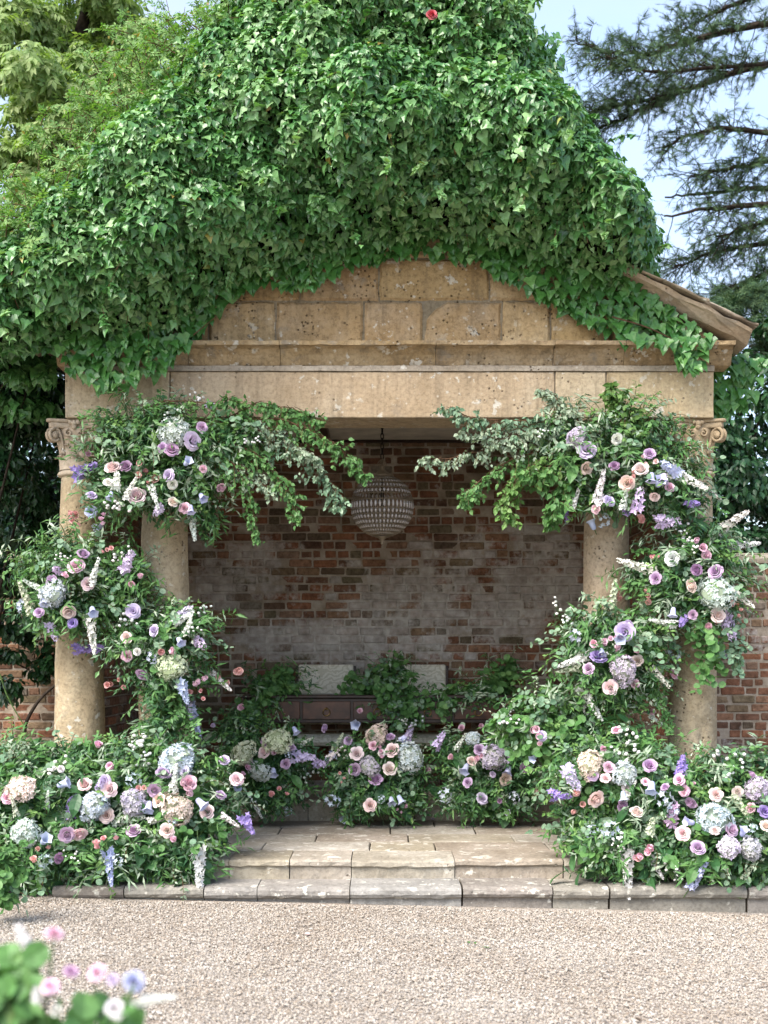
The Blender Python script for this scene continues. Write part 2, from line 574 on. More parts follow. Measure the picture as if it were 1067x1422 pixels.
M['drawer'] = plain('drawer_wood', (92, 58, 42), 0.35, 0.4, var=0.4, scale=10)
M['brass'] = plain('aged_brass', (120, 96, 54), 0.4, 0.5, 0.8)
M['iron'] = plain('dark_iron', (40, 36, 32), 0.55, 0.4, 0.6)
M['wire'] = plain('lantern_wire', (142, 128, 108), 0.5, 0.4, 0.2)

# ------------------------------------------------------------------ leaf shapes (base at origin, tip along +Y, face +Z)
def sym(mid, side, left_tris):
    """mid: points on the midrib; side: points on the left; mirrored"""
    V = list(mid) + list(side) + [(-x, y, z) for x, y, z in side]
    nm, ns = len(mid), len(side)
    F = []
    for t in left_tris:
        F.append(t[::-1])
        F.append(tuple(i if i < nm else i + ns for i in t))
    return np.array(V, float), np.array(F, int)

IVY = sym([(0, 0, 0), (0, .35, -.05), (0, .70, -.07), (0, 1.0, -.2)],
          [(-.26, -.13, .02), (-.50, .14, .03), (-.32, .40, .03), (-.20, .68, -.02)],
          [(0, 1, 4), (4, 1, 5), (5, 1, 6), (6, 1, 2), (6, 2, 7), (7, 2, 3)])
IVYS = sym([(0, 0, 0), (0, .42, -.05), (0, 1.0, -.2)],
           [(-.26, -.12, .02), (-.48, .15, .03), (-.26, .52, .01)],
           [(0, 1, 3), (3, 1, 4), (4, 1, 5), (5, 1, 2)])
OVAL = sym([(0, 0, 0), (0, .5, -.03), (0, 1, -.12)], [(-.22, .24, .03), (-.24, .60, .02)],
           [(0, 1, 3), (3, 1, 4), (4, 1, 2)])
ROUND = sym([(0, 0, 0), (0, .5, -.02), (0, .95, -.08)], [(-.33, .14, .05), (-.46, .5, .07), (-.3, .84, .02)],
            [(0, 1, 3), (3, 1, 4), (4, 1, 5), (5, 1, 2)])
LANCE = sym([(0, 0, 0), (0, .45, .02), (0, 1, -.12)], [(-.085, .3, .02), (-.075, .66, -.01)],
            [(0, 1, 3), (3, 1, 4), (4, 1, 2)])
LAUREL = sym([(0, 0, 0), (0, .33, .03), (0, .68, 0), (0, 1, -.16)], [(-.17, .15, .05), (-.25, .42, .07), (-.2, .75, .03)],
             [(0, 1, 4), (4, 1, 5), (5, 1, 2), (5, 2, 6), (6, 2, 3)])

def compound(T, parts):
    V, F, n = [], [], 0
    for (x, y, z, ang, sc, dr) in parts:
        ca, sa = math.cos(ang), math.sin(ang)
        P = T[0] * sc
        Q = np.stack([ca * P[:, 0] - sa * P[:, 1] + x, sa * P[:, 0] + ca * P[:, 1] + y, P[:, 2] + z - dr * np.hypot(P[:, 0], P[:, 1])], 1)
        V.append(Q); F.append(T[1] + n); n += len(Q)
    return np.concatenate(V), np.concatenate(F)

LEAF4 = sym([(0, 0, 0), (0, .5, -.03), (0, 1, -.12)], [(-.24, .45, .03)], [(0, 1, 3), (3, 1, 2)])
WALNUT = compound(LEAF4, [(0, .62, -.05, 0, .42, .35)] + [(0, .18 + .2 * i, -.02 * i, s * 1.05, .36, .4) for i in range(3) for s in (-1, 1)])
TRI = (np.array([(-.055, .05, 0), (.055, .05, 0), (0, 1, -.05)], float), np.array([(0, 1, 2)]))
FROND = compound(TRI, [(0, 0, 0, 0, 1.0, .1)] + [(0, .10 + .17 * i, 0, s * (0.9 - .06 * i), .46 - .05 * i, .1) for i in range(5) for s in (-1, 1)])
ROSELF = compound(LEAF4, [(0, .5, 0, 0, .5, .1)] + [(0, .15 + .27 * i, 0, s * 1.1, .42, .15) for i in range(2) for s in (-1, 1)])

def rand_dirs(m):
    return unit(RNG.normal(size=(m, 3)))

# ------------------------------------------------------------------ ground
def ground_z(x):
    return 0.01 - 0.023 * np.clip(x, -4, 4)
def make_ground():
    mb = MB()
    xs = [-400, -60, -10, -4, -2, 0, 2, 4, 10, 60, 400]
    ys = [-400, -40, -12, -6, -3, -0.5, 3, 12, 60, 400]
    V = [(x, y, float(ground_z(x))) for y in ys for x in xs]
    F = []
    n = len(xs)
    for j in range(len(ys) - 1):
        for i in range(n - 1):
            a = j * n + i
            F += [(a, a + 1, a + n + 1), (a, a + n + 1, a + n)]
    mb.add(V, F)
    k = NT('gravel_bed')
    P = k.pos()
    v = k.n('TexVoronoi', {'Vector': P, 'Scale': 95.0})
    col = k.ramp(k.n('SeparateColor', {'Color': v.outputs['Color']}).outputs[0], [(0.0, (124, 114, 103)), (0.3, (158, 150, 140)), (0.6, (172, 166, 158)), (0.8, (148, 137, 126)), (1.0, (182, 177, 171))])
    col = k.mix(1.0, col, k.ramp(k.noise(P, 1.2, 5), [(0.3, (222, 214, 206)), (0.7, (255, 255, 255))]), 'MULTIPLY')
    m = k.done(col, 0.9, k.bump(v.outputs['Distance'], 0.9, 0.01), spec=0.2)
    g = mb.build('ground', m)
    tag(g, kind='structure')
    # loose stones lying on it
    N = 165000
    x = RNG.uniform(-3.6, 3.6, N)
    y = -0.86 - RNG.uniform(0, 1, N) * 2.85
    keep = RNG.random(N) < np.clip(1 - (np.abs(x) - ((9 + y) * 0.315 + 0.05)) / 0.7, 0, 1)
    x, y = x[keep], y[keep]
    N = len(x)
    T = (np.array([(1, 0, 0), (-1, 0, 0), (0, 1, 0), (0, -1, 0), (0.15, 0.1, 0.6), (-0.1, 0, -0.4), (0.62, 0.6, 0.2), (-0.6, -0.65, 0.15)], float),
         np.array([(0, 6, 4), (6, 2, 4), (2, 1, 4), (1, 7, 4), (7, 3, 4), (3, 0, 4)]))
    s = RNG.lognormal(math.log(0.0053), 0.30, N)
    n = unit(np.stack([RNG.normal(0, .35, N), RNG.normal(0, .35, N), np.ones(N)], 1))
    t = rand_dirs(N)
    sc3 = np.stack([s, s * RNG.uniform(.6, 1.0, N), s * RNG.uniform(.8, 1.3, N)], 1)
    mb = MB()
    mb.cloud(T, np.stack([x, y, ground_z(x) + s * 0.25 + RNG.uniform(0, .004, N) + .005 * (1 + np.sin(x * 5.1 + 1.3 * np.sin(y * 3.7)) * np.sin(y * 6.3 + np.sin(x * 2.9)))], 1), basis(n, t), sc3)
    k = NT('gravel_stone')
    col = k.ramp(k.rand(), [(0.0, (122, 107, 93)), (0.12, (151, 141, 127)), (0.3, (166, 158, 147)), (0.5, (176, 170, 162)), (0.66, (158, 148, 136)), (0.8, (146, 137, 127)), (0.92, (188, 184, 178)), (1.0, (118, 109, 101))])
    col = k.mix(1.0, col, k.ramp(k.noise(k.pos(), 1.4, 5), [(0.3, (232, 226, 220)), (0.7, (255, 255, 255))]), 'MULTIPLY')
    gm = k.done(col, 0.75, None, spec=0.3)
    o = mb.build('gravel', gm)
    tag(o, 'loose pale pinkish gravel in front of the stone steps', 'gravel', kind='stuff')
make_ground()

# ------------------------------------------------------------------ pavilion
PAV = empty('stone_pavilion', (0, 0, 0), 'ivy-topped honey stone garden pavilion with pediment, paired columns and two steps', 'pavilion')
PAV['kind'] = 'thing'
ZB = 3.245           # underside of the entablature
ZF, ZC = 3.60, 3.755 # top of frieze, top of cornice
X0, X1 = (90 - CX) / 200, (992 - CX) / 200

def px0(px, Y=0.0):
    return (px - CX) * (9 + Y) / FPX

def edgy(poly, step=0.06, j=0.003):
    """break straight edges into short uneven ones"""
    o = []
    n = len(poly)
    for i in range(n):
        a, b = np.array(poly[i], float), np.array(poly[(i + 1) % n], float)
        k = max(1, int(np.linalg.norm(b - a) / step))
        for q in range(k):
            p = a + (b - a) * q / k
            o.append(p + (RNG.uniform(-j, j, 2) if q else RNG.uniform(-j * 2, j * 2, 2) ))
    return np.array(o)

def halfclip(poly, a, b, c):
    """keep a*x + b*z <= c"""
    o = []
    n = len(poly)
    for i in range(n):
        p, q = np.array(poly[i], float), np.array(poly[(i + 1) % n], float)
        dp, dq = a * p[0] + b * p[1] - c, a * q[0] + b * q[1] - c
        if dp <= 0: o.append(p)
        if dp * dq < 0: o.append(p + (q - p) * dp / (dp - dq))
    return o

def along_x(mb, prof, x0, x1, mat=0, jit=0.0, seg=0.12):
    """profile (y,z) swept along x with slightly uneven edges"""
    P = np.asarray(prof, float)
    n = len(P)
    xs = np.linspace(x0, x1, max(2, int((x1 - x0) / seg) + 1))
    V = []
    for i, x in enumerate(xs):
        J = RNG.normal(0, jit, (n, 2)) if jit else np.zeros((n, 2))
        for k in range(n):
            V.append((x, P[k, 0] + J[k, 0], P[k, 1] + J[k, 1]))
    F = []
    for i in range(len(xs) - 1):
        for k in range(n):
            k2 = (k + 1) % n
            a, b, c, d = i * n + k, i * n + k2, (i + 1) * n + k2, (i + 1) * n + k
            F += [(a, c, b), (a, d, c)]
    c0, c1 = len(V), len(V) + 1
    V.append((xs[0], P[:, 0].mean(), P[:, 1].mean())); V.append((xs[-1], P[:, 0].mean(), P[:, 1].mean()))
    o = (len(xs) - 1) * n
    for k in range(n):
        F.append((c0, k, (k + 1) % n)); F.append((c1, o + (k + 1) % n, o + k))
    mb.add(V, F, mat)

# frieze (architrave beam): four long blocks
mb = MB(); mb.box(X0 + .02, X1 - .02, 0.015, 0.42, ZB + .012, ZF)
frieze = mb.build('frieze', M['mortar'], PAV)
for a, b in ((90, 236), (236, 771), (771, 842), (842, 992)):
    mb = MB()
    mb.prism(edgy([(px0(a) + .003, ZB), (px0(b) - .003, ZB), (px0(b) - .003, ZF - .035), (px0(a) + .003, ZF - .035)], .08, .0015), 1, 0.0, 0.40, 0.006)
    mb.build('stone_block', M['frieze'], frieze)
# grey fillet over it
for a, b in ((90, 420), (420, 842), (842, 992)):
    mb = MB(); along_x(mb, [(-.012, ZF - .033), (.2, ZF - .033), (.2, ZF + .005), (-.008, ZF + .005)], px0(a), px0(b), jit=.0015)
    mb.build('fillet_block', M['greyband'], frieze)
# cornice: cavetto and projecting shelf
mb = MB(); mb.box(X0 + .03, X1 - .03, 0.03, 0.42, ZF + .006, ZC - .006)
cornice = mb.build('cornice', M['mortar'], PAV)
prof = [(.03, ZF + .006), (.012, ZF + .010), (-.006, ZF + .04), (-.02, ZF + .075), (-.05, ZC - .045), (-.075, ZC - .034), (-.115, ZC - .030), (-.118, ZC - .003), (.36, ZC), (.36, ZF + .006)]
for a, b in ((79, 262), (262, 390), (390, 605), (605, 768), (768, 866), (866, 1016)):
    mb = MB(); along_x(mb, prof, px0(a) + .0015, px0(b) - .0015, jit=.0022, seg=.07)
    mb.build('stone_block', M['cornice'], cornice, smooth=False)
# tympanum
SL = 0.49
apex_z = ZC + SL * 2.42 + .06
mb = MB()
xm = px0(536)
gab = [(xm - 2.42, ZC), (xm + 2.42, ZC), (xm, apex_z - .06)]
mb.prism(gab, 1, .058, .40)
tymp = mb.build('tympanum', M['mortar'], PAV)
z1, z2, z3, z4 = 1.57 + (HOR - 418) * 9.04 / FPX, 1.57 + (HOR - 358) * 9.04 / FPX, 0, 0
z3 = z2 + .30; z4 = z3 + .3
rows = [(ZC, z1, (60, 190, 290, 383, 505, 588, 697, 765, 850, 940, 1040)), (z1, z2, (170, 330, 417, 526, 680, 760, 860, 960)),
        (z2, z3, (230, 380, 500, 620, 740, 860)), (z3, z4, (300, 460, 600, 720, 800))]
for (za, zb, js) in rows:
    for a, b in zip(js[:-1], js[1:]):
        p = [(px0(a, .04) + .006, za + .006), (px0(b, .04) - .006, za + .006), (px0(b, .04) - .006, zb - .006), (px0(a, .04) + .006, zb - .006)]
        if a == 588:
            p = p[:3] + [(px0(622, .04), zb - .006), (px0(604, .04), zb - .05), (px0(592, .04), zb - .13)]
        p = halfclip(p, SL, 1, ZC + SL * 2.40 + SL * xm)
        p = halfclip(p, -SL, 1, ZC + SL * 2.40 - SL * xm) if len(p) > 2 else p
        if len(p) < 3: continue
        A = np.array(p)
        if np.ptp(A[:, 0]) < .08 or np.ptp(A[:, 1]) < .06: continue
        mb = MB()
        mb.prism(edgy(p, .05, .0045), 1, .04 + RNG.uniform(-.008, .006), .2, .016)
        mb.build('stone_block', M['tymp'], tymp)
# raking cornices
for s in (-1, 1):
    mb = MB()
    ex = px0(1036) if s > 0 else 2 * xm - px0(1036)
    ez = 1.57 + (HOR - 462) / 204
    n = 26
    pr = [(-.03, -.03), (-.08, .0), (-.12, .02), (-.15, .024), (-.155, .052), (.35, .06), (.35, -.03)]
    V, F = [], []
    for i in range(n + 1):
        t = i / n
        x = ex + (xm - ex) * t
        z = ez + SL * abs(ex - x) - 0.02
        for (yy, dz) in pr:
            V.append((x, yy + RNG.normal(0, .006), z + dz + RNG.normal(0, .006)))
    m = len(pr)
    for i in range(n):
        for k in range(m):
            a, b, c, d = i * m + k, i * m + (k + 1) % m, (i + 1) * m + (k + 1) % m, (i + 1) * m + k
            F += [(a, b, c), (a, c, d)] if s > 0 else [(a, c, b), (a, d, c)]
    V.append(np.mean(V[:m], 0)); e = len(V) - 1
    for k in range(m):
        F.append((e, (k + 1) % m, k) if s > 0 else (e, k, (k + 1) % m))
    mb.add(V, F)
    rc = mb.build('raking_cornice', M['capital'], PAV)
    t = 0.0
    while t < 2.2:
        L_ = RNG.uniform(.22, .42)
        xa, xb = ex - s * (t - .03), ex - s * (t + L_ - .008)
        za, zb = ez + SL * t + .038, ez + SL * (t + L_) + .038
        h = RNG.uniform(.012, .022); o_ = RNG.uniform(-.03, .015)
        P = edgy([(xa, za), (xb, zb), (xb, zb + h), (xa, za + h * .7)], .05, .004)
        mb = MB(); mb.prism(P, 1, -.175 + o_, .3, .006)
        mb.build('coping_stone', M['greyband' if RNG.random() < .5 else 'capital'], rc)
        t += L_
# roof slopes behind the pediment
roof = None
mb = MB()
for s in (-1, 1):
    p = [(xm, apex_z + .02), (xm, apex_z - .10), (xm + s * 2.5, ZC + .02), (xm + s * 2.52, ZC + .10)]
    mb.prism(p, 1, .36, 2.95)
roof = mb.build('roof', M['slate'], PAV)
# ceiling, beams
mb = MB(); mb.box(-2.2, 2.2, .42, 2.6, 3.525, 3.60)
mb.build('ceiling', M['plaster'], PAV)
for x in (-.50, 1.75, -1.75):
    mb = MB(); mb.box(x - .03, x + .03, .43, 2.54, 3.45, 3.523, .006)
    mb.build('ceiling_beam', M['wood'], PAV)
mb = MB(); mb.box(-2.15, 2.15, 2.545, 2.585, 3.50, 3.523, .004)
mb.build('ceiling_moulding', M['wood'], PAV)

# columns -----------------------------------------------------------
ZP = 0.25
def volute(mb, c, d, up, r, turns=1.6, th=.012, flip=1):
    P = []
    n = 26
    for i in range(n):
        t = i / (n - 1)
        a = math.pi / 2 - flip * t * turns * 2 * math.pi
        rr = r * (1 - .82 * t)
        P.append(np.array(c) + rr * (math.cos(a) * np.array(d) + math.sin(a) * np.array(up)))
    mb.tube(P, th, th * .55, 6)

def capital_mesh():
    """height 0.39, top at z = 0, about 0.38 wide"""
    mb = MB()
    H = .39
    # bell
    mb.lathe([(.128, -H), (.148, -H + .004), (.156, -H + .018), (.146, -H + .034), (.132, -H + .04), (.130, -.26), (.138, -.17), (.150, -.11), (.165, -.065), (.15, -.055)], 28)
    # abacus with hollow sides
    def hollow(s, dep, cut):
        P = []
        for q in range(4):
            a = q * math.pi / 2
            for t in np.linspace(-1, 1, 9):
                u = t * (s - cut)
                v = s - dep * (1 - t * t)
                P.append((v * math.cos(a) - u * math.sin(a), v * math.sin(a) + u * math.cos(a)))
        return P
    mb.prism(hollow(.195, .035, .025), 2, -.022, 0.0, .004, both=True)
    mb.prism(hollow(.180, .035, .025), 2, -.062, -.022, .004)
    # corner volutes
    for q in range(4):
        a = math.pi / 4 + q * math.pi / 2
        d = np.array([math.cos(a), math.sin(a), 0])
        pz = np.array([-d[1], d[0], 0])
        up = np.array([0, 0, 1.0])
        for o in (-.02, .02):
            volute(mb, d * .205 + pz * o + up * -.115, -d, up, .052, th=.0125, flip=-1)
        mb.tube([d * .205 + pz * -.028 + up * -.115, d * .205 + pz * .028 + up * -.115], .024, sides=8)
        for o in (-.02, 0, .02):
            mb.tube(bez([d * .135 + pz * o + up * -.24, d * .15 + pz * o + up * -.17, d * .175 + pz * o + up * -.085, d * .205 + pz * o + up * -.063], 4), .012, .011, 6)
    # fleurons and small scrolls on the faces
    for q in range(4):
        a = q * math.pi / 2
        d = np.array([math.cos(a), math.sin(a), 0])
        pz = np.array([-d[1], d[0], 0])
        up = np.array([0, 0, 1.0])
        for dx, dz, r in ((0, -.03, .024), (-.026, -.022, .018), (.026, -.022, .018), (0, -.055, .02)):
            mb.lathe([(r * .2, -r), (r * .8, -r * .6), (r, 0), (r * .8, r * .6), (r * .2, r)], 8, tuple(d * .163 + pz * dx + up * dz))
        for sgn in (-1, 1):
            volute(mb, d * .158 + pz * sgn * .04 + up * -.098, pz * sgn, up, .028, 1.2, .009)
    # acanthus leaves, two rings
    for ring, (zb, zt, r0, off) in enumerate(((-.345, -.235, .137, 0), (-.345, -.16, .135, math.pi / 8))):
        for q in range(8):
            a = q * math.pi / 4 + off
            d = np.array([math.cos(a), math.sin(a), 0]); pz = np.array([-d[1], d[0], 0])
            rows_ = []
            for i, t in enumerate(np.linspace(0, 1, 7)):
                z = zb + (zt - zb) * min(1, t * 1.15) - (max(0, t - .82) * .12)
                r = r0 + .004 + .006 * t + (max(0, t - .55) ** 2) * .17
                wd = (.045 if ring == 0 else .036) * (1 - .55 * t ** 2) * (1 + .22 * math.cos(i * 3.0))
                rows_.append([d * r + pz * wd * u - d * (.012 * u * u) + np.array([0, 0, z]) for u in (-1, -.5, 0, .5, 1)])
            V = np.array(rows_).reshape(-1, 3)
            F = []
            for i in range(6):
                for k in range(4):
                    e = i * 5 + k
                    F += [(e, e + 1, e + 6), (e, e + 6, e + 5)]
            mb.add(V, F)
    return mb.mesh('capital', [M['capital']], True)
CAP = capital_mesh()

def shaft_prof(rb, rt, z0, z1):
    P = []
    for t in np.linspace(0, 1, 72):
        r = rb + (rt - rb) * (t ** 1.5) + .006 * math.sin(t * math.pi)
        P.append((r, z0 + (z1 - z0) * t))
    return P

for (px, rb, rt, lab) in ((111, .178, .128, 0), (229, .180, .152, 1), (842, .168, .150, 1), (962, .170, .130, 0)):
    Y = .20
    x = px0(px, Y)
    ph = RNG.uniform(0, 6, 6)
    dents = [(RNG.uniform(0, 6.28), RNG.uniform(.45, 2.8), RNG.uniform(.02, .09), RNG.uniform(.02, .12), RNG.uniform(.02, .07)) for _ in range(26)]
    def rf(th, z, dents=dents, ph=ph, crack=(px == 962)):
        v = 1 + .010 * math.sin(3 * th + ph[0] + z * 2) + .008 * math.sin(5 * th + ph[1] - 4 * z) + .006 * math.sin(9 * th + 11 * z + ph[2]) + .006 * math.sin(z * 17 + ph[3])
        for a0, z0, wa, wz, dp in dents:
            da = abs((th - a0 + math.pi) % (2 * math.pi) - math.pi) * .16
            q = (da / wa) ** 2 + ((z - z0) / wz) ** 2
            if q < 1: v -= dp * (1 - q)
        if crack and .5 < z < 1.15:
            ac = 1.5 * math.pi + .12 + .16 * math.sin(z * 9) + .07 * math.sin(z * 31)
            da = abs(th - ac)
            if da < .22: v -= .13 * (1 - da / .22) * min(1, (z - .5) * 6, (1.15 - z) * 6)
        return v
    mb = MB(); mb.lathe(shaft_prof(rb, rt, ZP + .17, ZB - .37), 84, (x, Y, 0), jit=.003, rf=rf)
    c = mb.build('column', M['column'], PAV, smooth=True)
    mb = MB()
    mb.box(x - rb * 1.32, x + rb * 1.32, Y - rb * 1.32, Y + rb * 1.32, ZP, ZP + .08, .008)
    mb.lathe([(rb * 1.28, ZP + .08), (rb * 1.34, ZP + .10), (rb * 1.28, ZP + .125), (rb * 1.1, ZP + .13), (rb * 1.06, ZP + .15), (rb * 1.12, ZP + .155), (rb * 1.1, ZP + .172), (rb, ZP + .175)], 32, (x, Y, 0))
    mb.build('base', M['column'], c)
    k = link('capital', CAP, c)
    k.location = (x, Y, ZB - .001)
    if lab: k.scale = (1.08, 1.08, 1)

# steps, floor -------------------------------------------------------
YS2, YS1 = -.50, -.80      # front edges
mb = MB(); mb.box(px0(80, YS1), px0(1150, YS1), YS1 + .05, -.2, -.25, .105)
low = mb.build('lower_step', M['dirt'], PAV)
zt = .125
js = [72, 172, 283, 357, 486, 643, 768, 848, 1040, 1150]
for a, b in zip(js[:-1], js[1:]):
    g1, g2 = RNG.uniform(.001, .005, 2)
    if b in (643, 848, 1040): g2 = .010
    dz = RNG.uniform(-.006, .004); dy = RNG.uniform(-.012, .012)
    pr = [(YS1 + .035 + dy, -.25), (YS1 + .035 + dy, zt - .078 + dz), (YS1 + .004 + dy, zt - .066 + dz), (YS1 - .008 + dy, zt - .046 + dz), (YS1 - .004 + dy, zt - .02 + dz), (YS1 + .02 + dy, zt - .004 + dz), (YS1 + .05, zt + dz), (-.40, zt + dz + .004), (-.40, -.25)]
    mb = MB(); along_x(mb, pr, px0(a, YS1) + g1, px0(b, YS1) - g2, jit=.0022, seg=.06)
    mb.build('step_stone', M['lowstep'], low, smooth=False)
mb = MB(); mb.box(px0(116, YS2), px0(994, YS2), YS2 + .04, 2.5, .0, .232)
up = mb.build('upper_step', M['dirt'], PAV)
js = [110, 230, 318, 402, 488, 632, 783, 900, 1000]
zt = ZP
for a, b in zip(js[:-1], js[1:]):
    g1, g2 = RNG.uniform(.001, .005, 2)
    dz = RNG.uniform(-.004, .004); dy = RNG.uniform(-.012, .012)
    pr = [(YS2 + .018 + dy, .02), (YS2 + .016 + dy, zt - .05 + dz), (YS2 - .004 + dy, zt - .036 + dz), (YS2 + dy, zt - .012 + dz), (YS2 + .014 + dy, zt - .002 + dz), (YS2 + .04, zt + dz), (YS2 + .44, zt + dz), (YS2 + .44, .02)]
    mb = MB(); along_x(mb, pr, px0(a, YS2) + g1, px0(b, YS2) - g2, jit=.0025, seg=.06)
    mb.build('step_stone', M['step'], up, smooth=False)
mb = MB(); mb.box(-2.35, 2.35, YS2 + .42, 1.66, .1, .236)
fl = mb.build('floor', M['dirt'], PAV)
yy = YS2 + .447
for r, (dep, js) in enumerate(((.40, (-2.3, -1.65, -.85, -.1, .36, 1.15, 1.8, 2.3)), (.42, (-2.3, -1.3, -.5, .18, .95, 1.6, 2.3)), (.45, (-2.3, -1.6, -.8, 0.05, .7, 1.5, 2.3)), (.44, (-2.3, -1.2, -.3, .4, 1.2, 2.3)))):
    for a, b in zip(js[:-1], js[1:]):
        mb = MB()
        mb.prism(edgy([(a + .004, yy + .003), (b - .004, yy + .003), (b - .004, yy + dep - .003), (a + .004, yy + dep - .003)], .15, .002), 2, .25 + RNG.uniform(-.003, .002), .2, .006)
        mb.build('paving_slab', M['step'], fl)
    yy += dep
# raised inner floor by the wall
mb = MB(); mb.box(-2.2, 2.2, 1.60, 2.6, .2, .405)
inn = mb.build('inner_step', M['dirt'], PAV)
for a, b in zip((-2.2, -1.5, -.62, .25, .9, 1.6), (-1.5, -.62, .25, .9, 1.6, 2.2)):
    mb = MB(); along_x(mb, [(1.585, .22), (1.58, .37), (1.57, .40), (1.58, .417), (1.62, .42), (2.595, .42), (2.595, .22)], a + .003, b - .003, jit=.002, seg=.1)
    mb.build('step_stone', M['step'], inn)

# ------------------------------------------------------------------ brick wall
YW = 2.60
WALL = empty('brick_wall', (0, YW, 0), 'old limewashed red brick garden wall running behind the pavilion', 'wall')
WALL['kind'] = 'thing'
def brick_template(i):
    r = np.random.default_rng(100 + i)
    V, F = BOXT(.045, .10, .12)
    V = V + r.uniform(-.028, .028, V.shape) * np.array([.6, .5, 1.2])
    if i % 4 == 1:
        V[V[:, 0] > .3] -= np.array([.05, -.15, 0]) * r.uniform(.4, 1, (int((V[:, 0] > .3).sum()), 1))
    return V, F
BT = [brick_template(i) for i in range(8)]
BM = []
for V, F in BT:
    m = MB(); m.add(V, F); BM.append(m.mesh('brick', [M['brick']]))
bricks = []
CH = .0765
z = 0.02
row = 0
while z < 3.53:
    out_ok = z < 2.42
    xa, xb = (-4.2, 4.2) if out_ok else (-2.3, 2.3)
    x = xa - RNG.uniform(0, .2)
    mode = row % 4
    while x < xb:
        if mode == 0:
            L_ = .11 if RNG.random() < .8 else .22
        else:
            L_ = .222 if RNG.random() < .78 else .112
        L_ *= RNG.uniform(.93, 1.06)
        bricks.append((x + L_ / 2, z + CH / 2 + RNG.normal(0, .0022) + .004 * math.sin(x * 1.7 + row), L_ - .012, CH - .0125 + RNG.normal(0, .0018), RNG.normal(0, .0035)))
        x += L_
    z += CH
    row += 1
def vis(b):
    D = 9 + YW
    px, py = CX + b[0] * FPX / D, HOR - (b[1] - 1.57) * FPX / D
    return px, py
best, rest = [], []
for b in bricks:
    px, py = vis(b)
    clear = (262 < px < 810 and 735 < py < 925) or (262 < px < 810 and 700 < py < 925 and RNG.random() < .5) or (1000 < px < 1067 and 820 < py < 1040) or (270 < px < 345 and 925 <= py < 1000) or (720 < px < 770 and 925 <= py < 990) or (10 < px < 75 and 890 < py < 1000)
    (best if clear else rest).append(b)
best.sort(key=lambda b: -b[2])
rest += best[300:]
best = best[:300]
mb = MB()
mb.box(-4.2, 4.2, YW + .009, YW + .30, -.05, 2.42)
mb.box(-2.3, 2.3, YW + .0091, YW + .2999, 2.421, 3.6)
core = mb.build('mortar', M['lime'], WALL, off=(0, YW, 0))
for b in best:
    i = int(RNG.integers(0, 8))
    o = link('brick', BM[i], WALL)
    o.location = (b[0], .05 + b[4], b[1])
    o.scale = (b[2] * (1 if RNG.random() < .5 else -1), .10, b[3])
mb = MB()
for b in rest:
    V, F = BT[int(RNG.integers(0, 8))]
    mb.add(V * np.array([b[2], .10, b[3]]) + np.array([b[0], .05 + b[4], b[1]]), F)
o = mb.build('brickwork', M['brick'], WALL)
o['kind'] = 'stuff'
mb = MB()
for s in (-1, 1):
    along_x(mb, [(YW - .03, 2.425), (YW - .03, 2.47), (YW + .15, 2.53), (YW + .33, 2.47), (YW + .33, 2.425)], -4.2 if s < 0 else 2.32, -2.32 if s < 0 else 4.2, jit=.003)
mb.build('coping', M['greyband'], WALL, off=(0, YW, 0))
# side walls of the pavilion, one brick thick
for s in (-1, 1):
    xw = s * 2.18
    mb = MB()
    mb.box(min(xw, xw + s * .1), max(xw, xw + s * .1), .62, 2.59, .2, 3.5)
    sw = mb.build('side_wall', M['lime'], PAV)
    mb = MB()
    z = .2; row = 0
    while z < 3.45:
        y = .63 - (row % 2) * .11
        while y < 2.5:
            L_ = .222 * RNG.uniform(.95, 1.04)
            y0 = max(y, .60)
            if y + L_ - y0 > .06:
                V, F = BT[int(RNG.integers(0, 8))]
                V = V * np.array([L_ - .012 - (y0 - y), .13, CH - .012])
                V = np.stack([V[:, 1], V[:, 0], V[:, 2]], 1)
                mb.add(V + np.array([xw + s * .05, (y0 + min(y + L_, 2.56)) / 2, z + CH / 2]), F[:, ::-1])
            y += L_
        z += CH; row += 1
    o = mb.build('brickwork', M['brick'], sw)
    o['kind'] = 'stuff'

# ------------------------------------------------------------------ furniture
def place_parts(root, parts):
    for nm, mb, m, sm in parts:
        mb.build(nm, m, root, smooth=sm)

def make_table():
    D = 9 + 1.85
    xl, xr = (340 - CX) * D / FPX, (708 - CX) * D / FPX
    zt = 1.57 - 50 * D / FPX
    z0 = .422
    r = empty('console_table', (0, 1.85, z0), 'dark wooden console table with drawers in front of the brick wall', 'table')
    zz = zt - z0
    mb = MB(); mb.box(xl - .02, xr + .02, -.02, .42, zz - .028, zz, .006); mb.build('table_top', M['wood'], r)
    mb = MB(); mb.box(xl + .01, xr - .01, .014, .40, zz - .235, zz - .029, .004); mb.build('apron', M['wood'], r)
    n = 5
    xs = np.linspace(xl + .05, xr - .05, n + 1)
    for i in range(n):
        mb = MB(); mb.box(xs[i] + .012, xs[i + 1] - .012, .0, .013, zz - .205, zz - .055, .004)
        d = mb.build('drawer', M['drawer'], r)
        cx = (xs[i] + xs[i + 1]) / 2
        mb = MB()
        P = [(cx + .03 * math.cos(a), -.014, zz - .145 + .03 * math.sin(a)) for a in np.linspace(0, 2 * math.pi, 15)]
        mb.tube(P, .0045, sides=6)
        mb.lathe([(.006, -.012), (.012, -.008), (.012, .006), (.004, .01)], 8, (cx, -.006, zz - .115))
        mb.build('ring_pull', M['brass'], d)
    for x in (xl + .035, xr - .035, (xl + xr) / 2):
        for y in (.04, .37):
            mb = MB(); mb.lathe([(.032, zz - .235), (.034, zz - .27), (.02, zz - .29), (.03, zz - .34), (.024, .22), (.018, .12), (.03, .08), (.022, 0)], 12, (x, y, 0))
            mb.build('leg', M['wood'], r, smooth=True)
make_table()

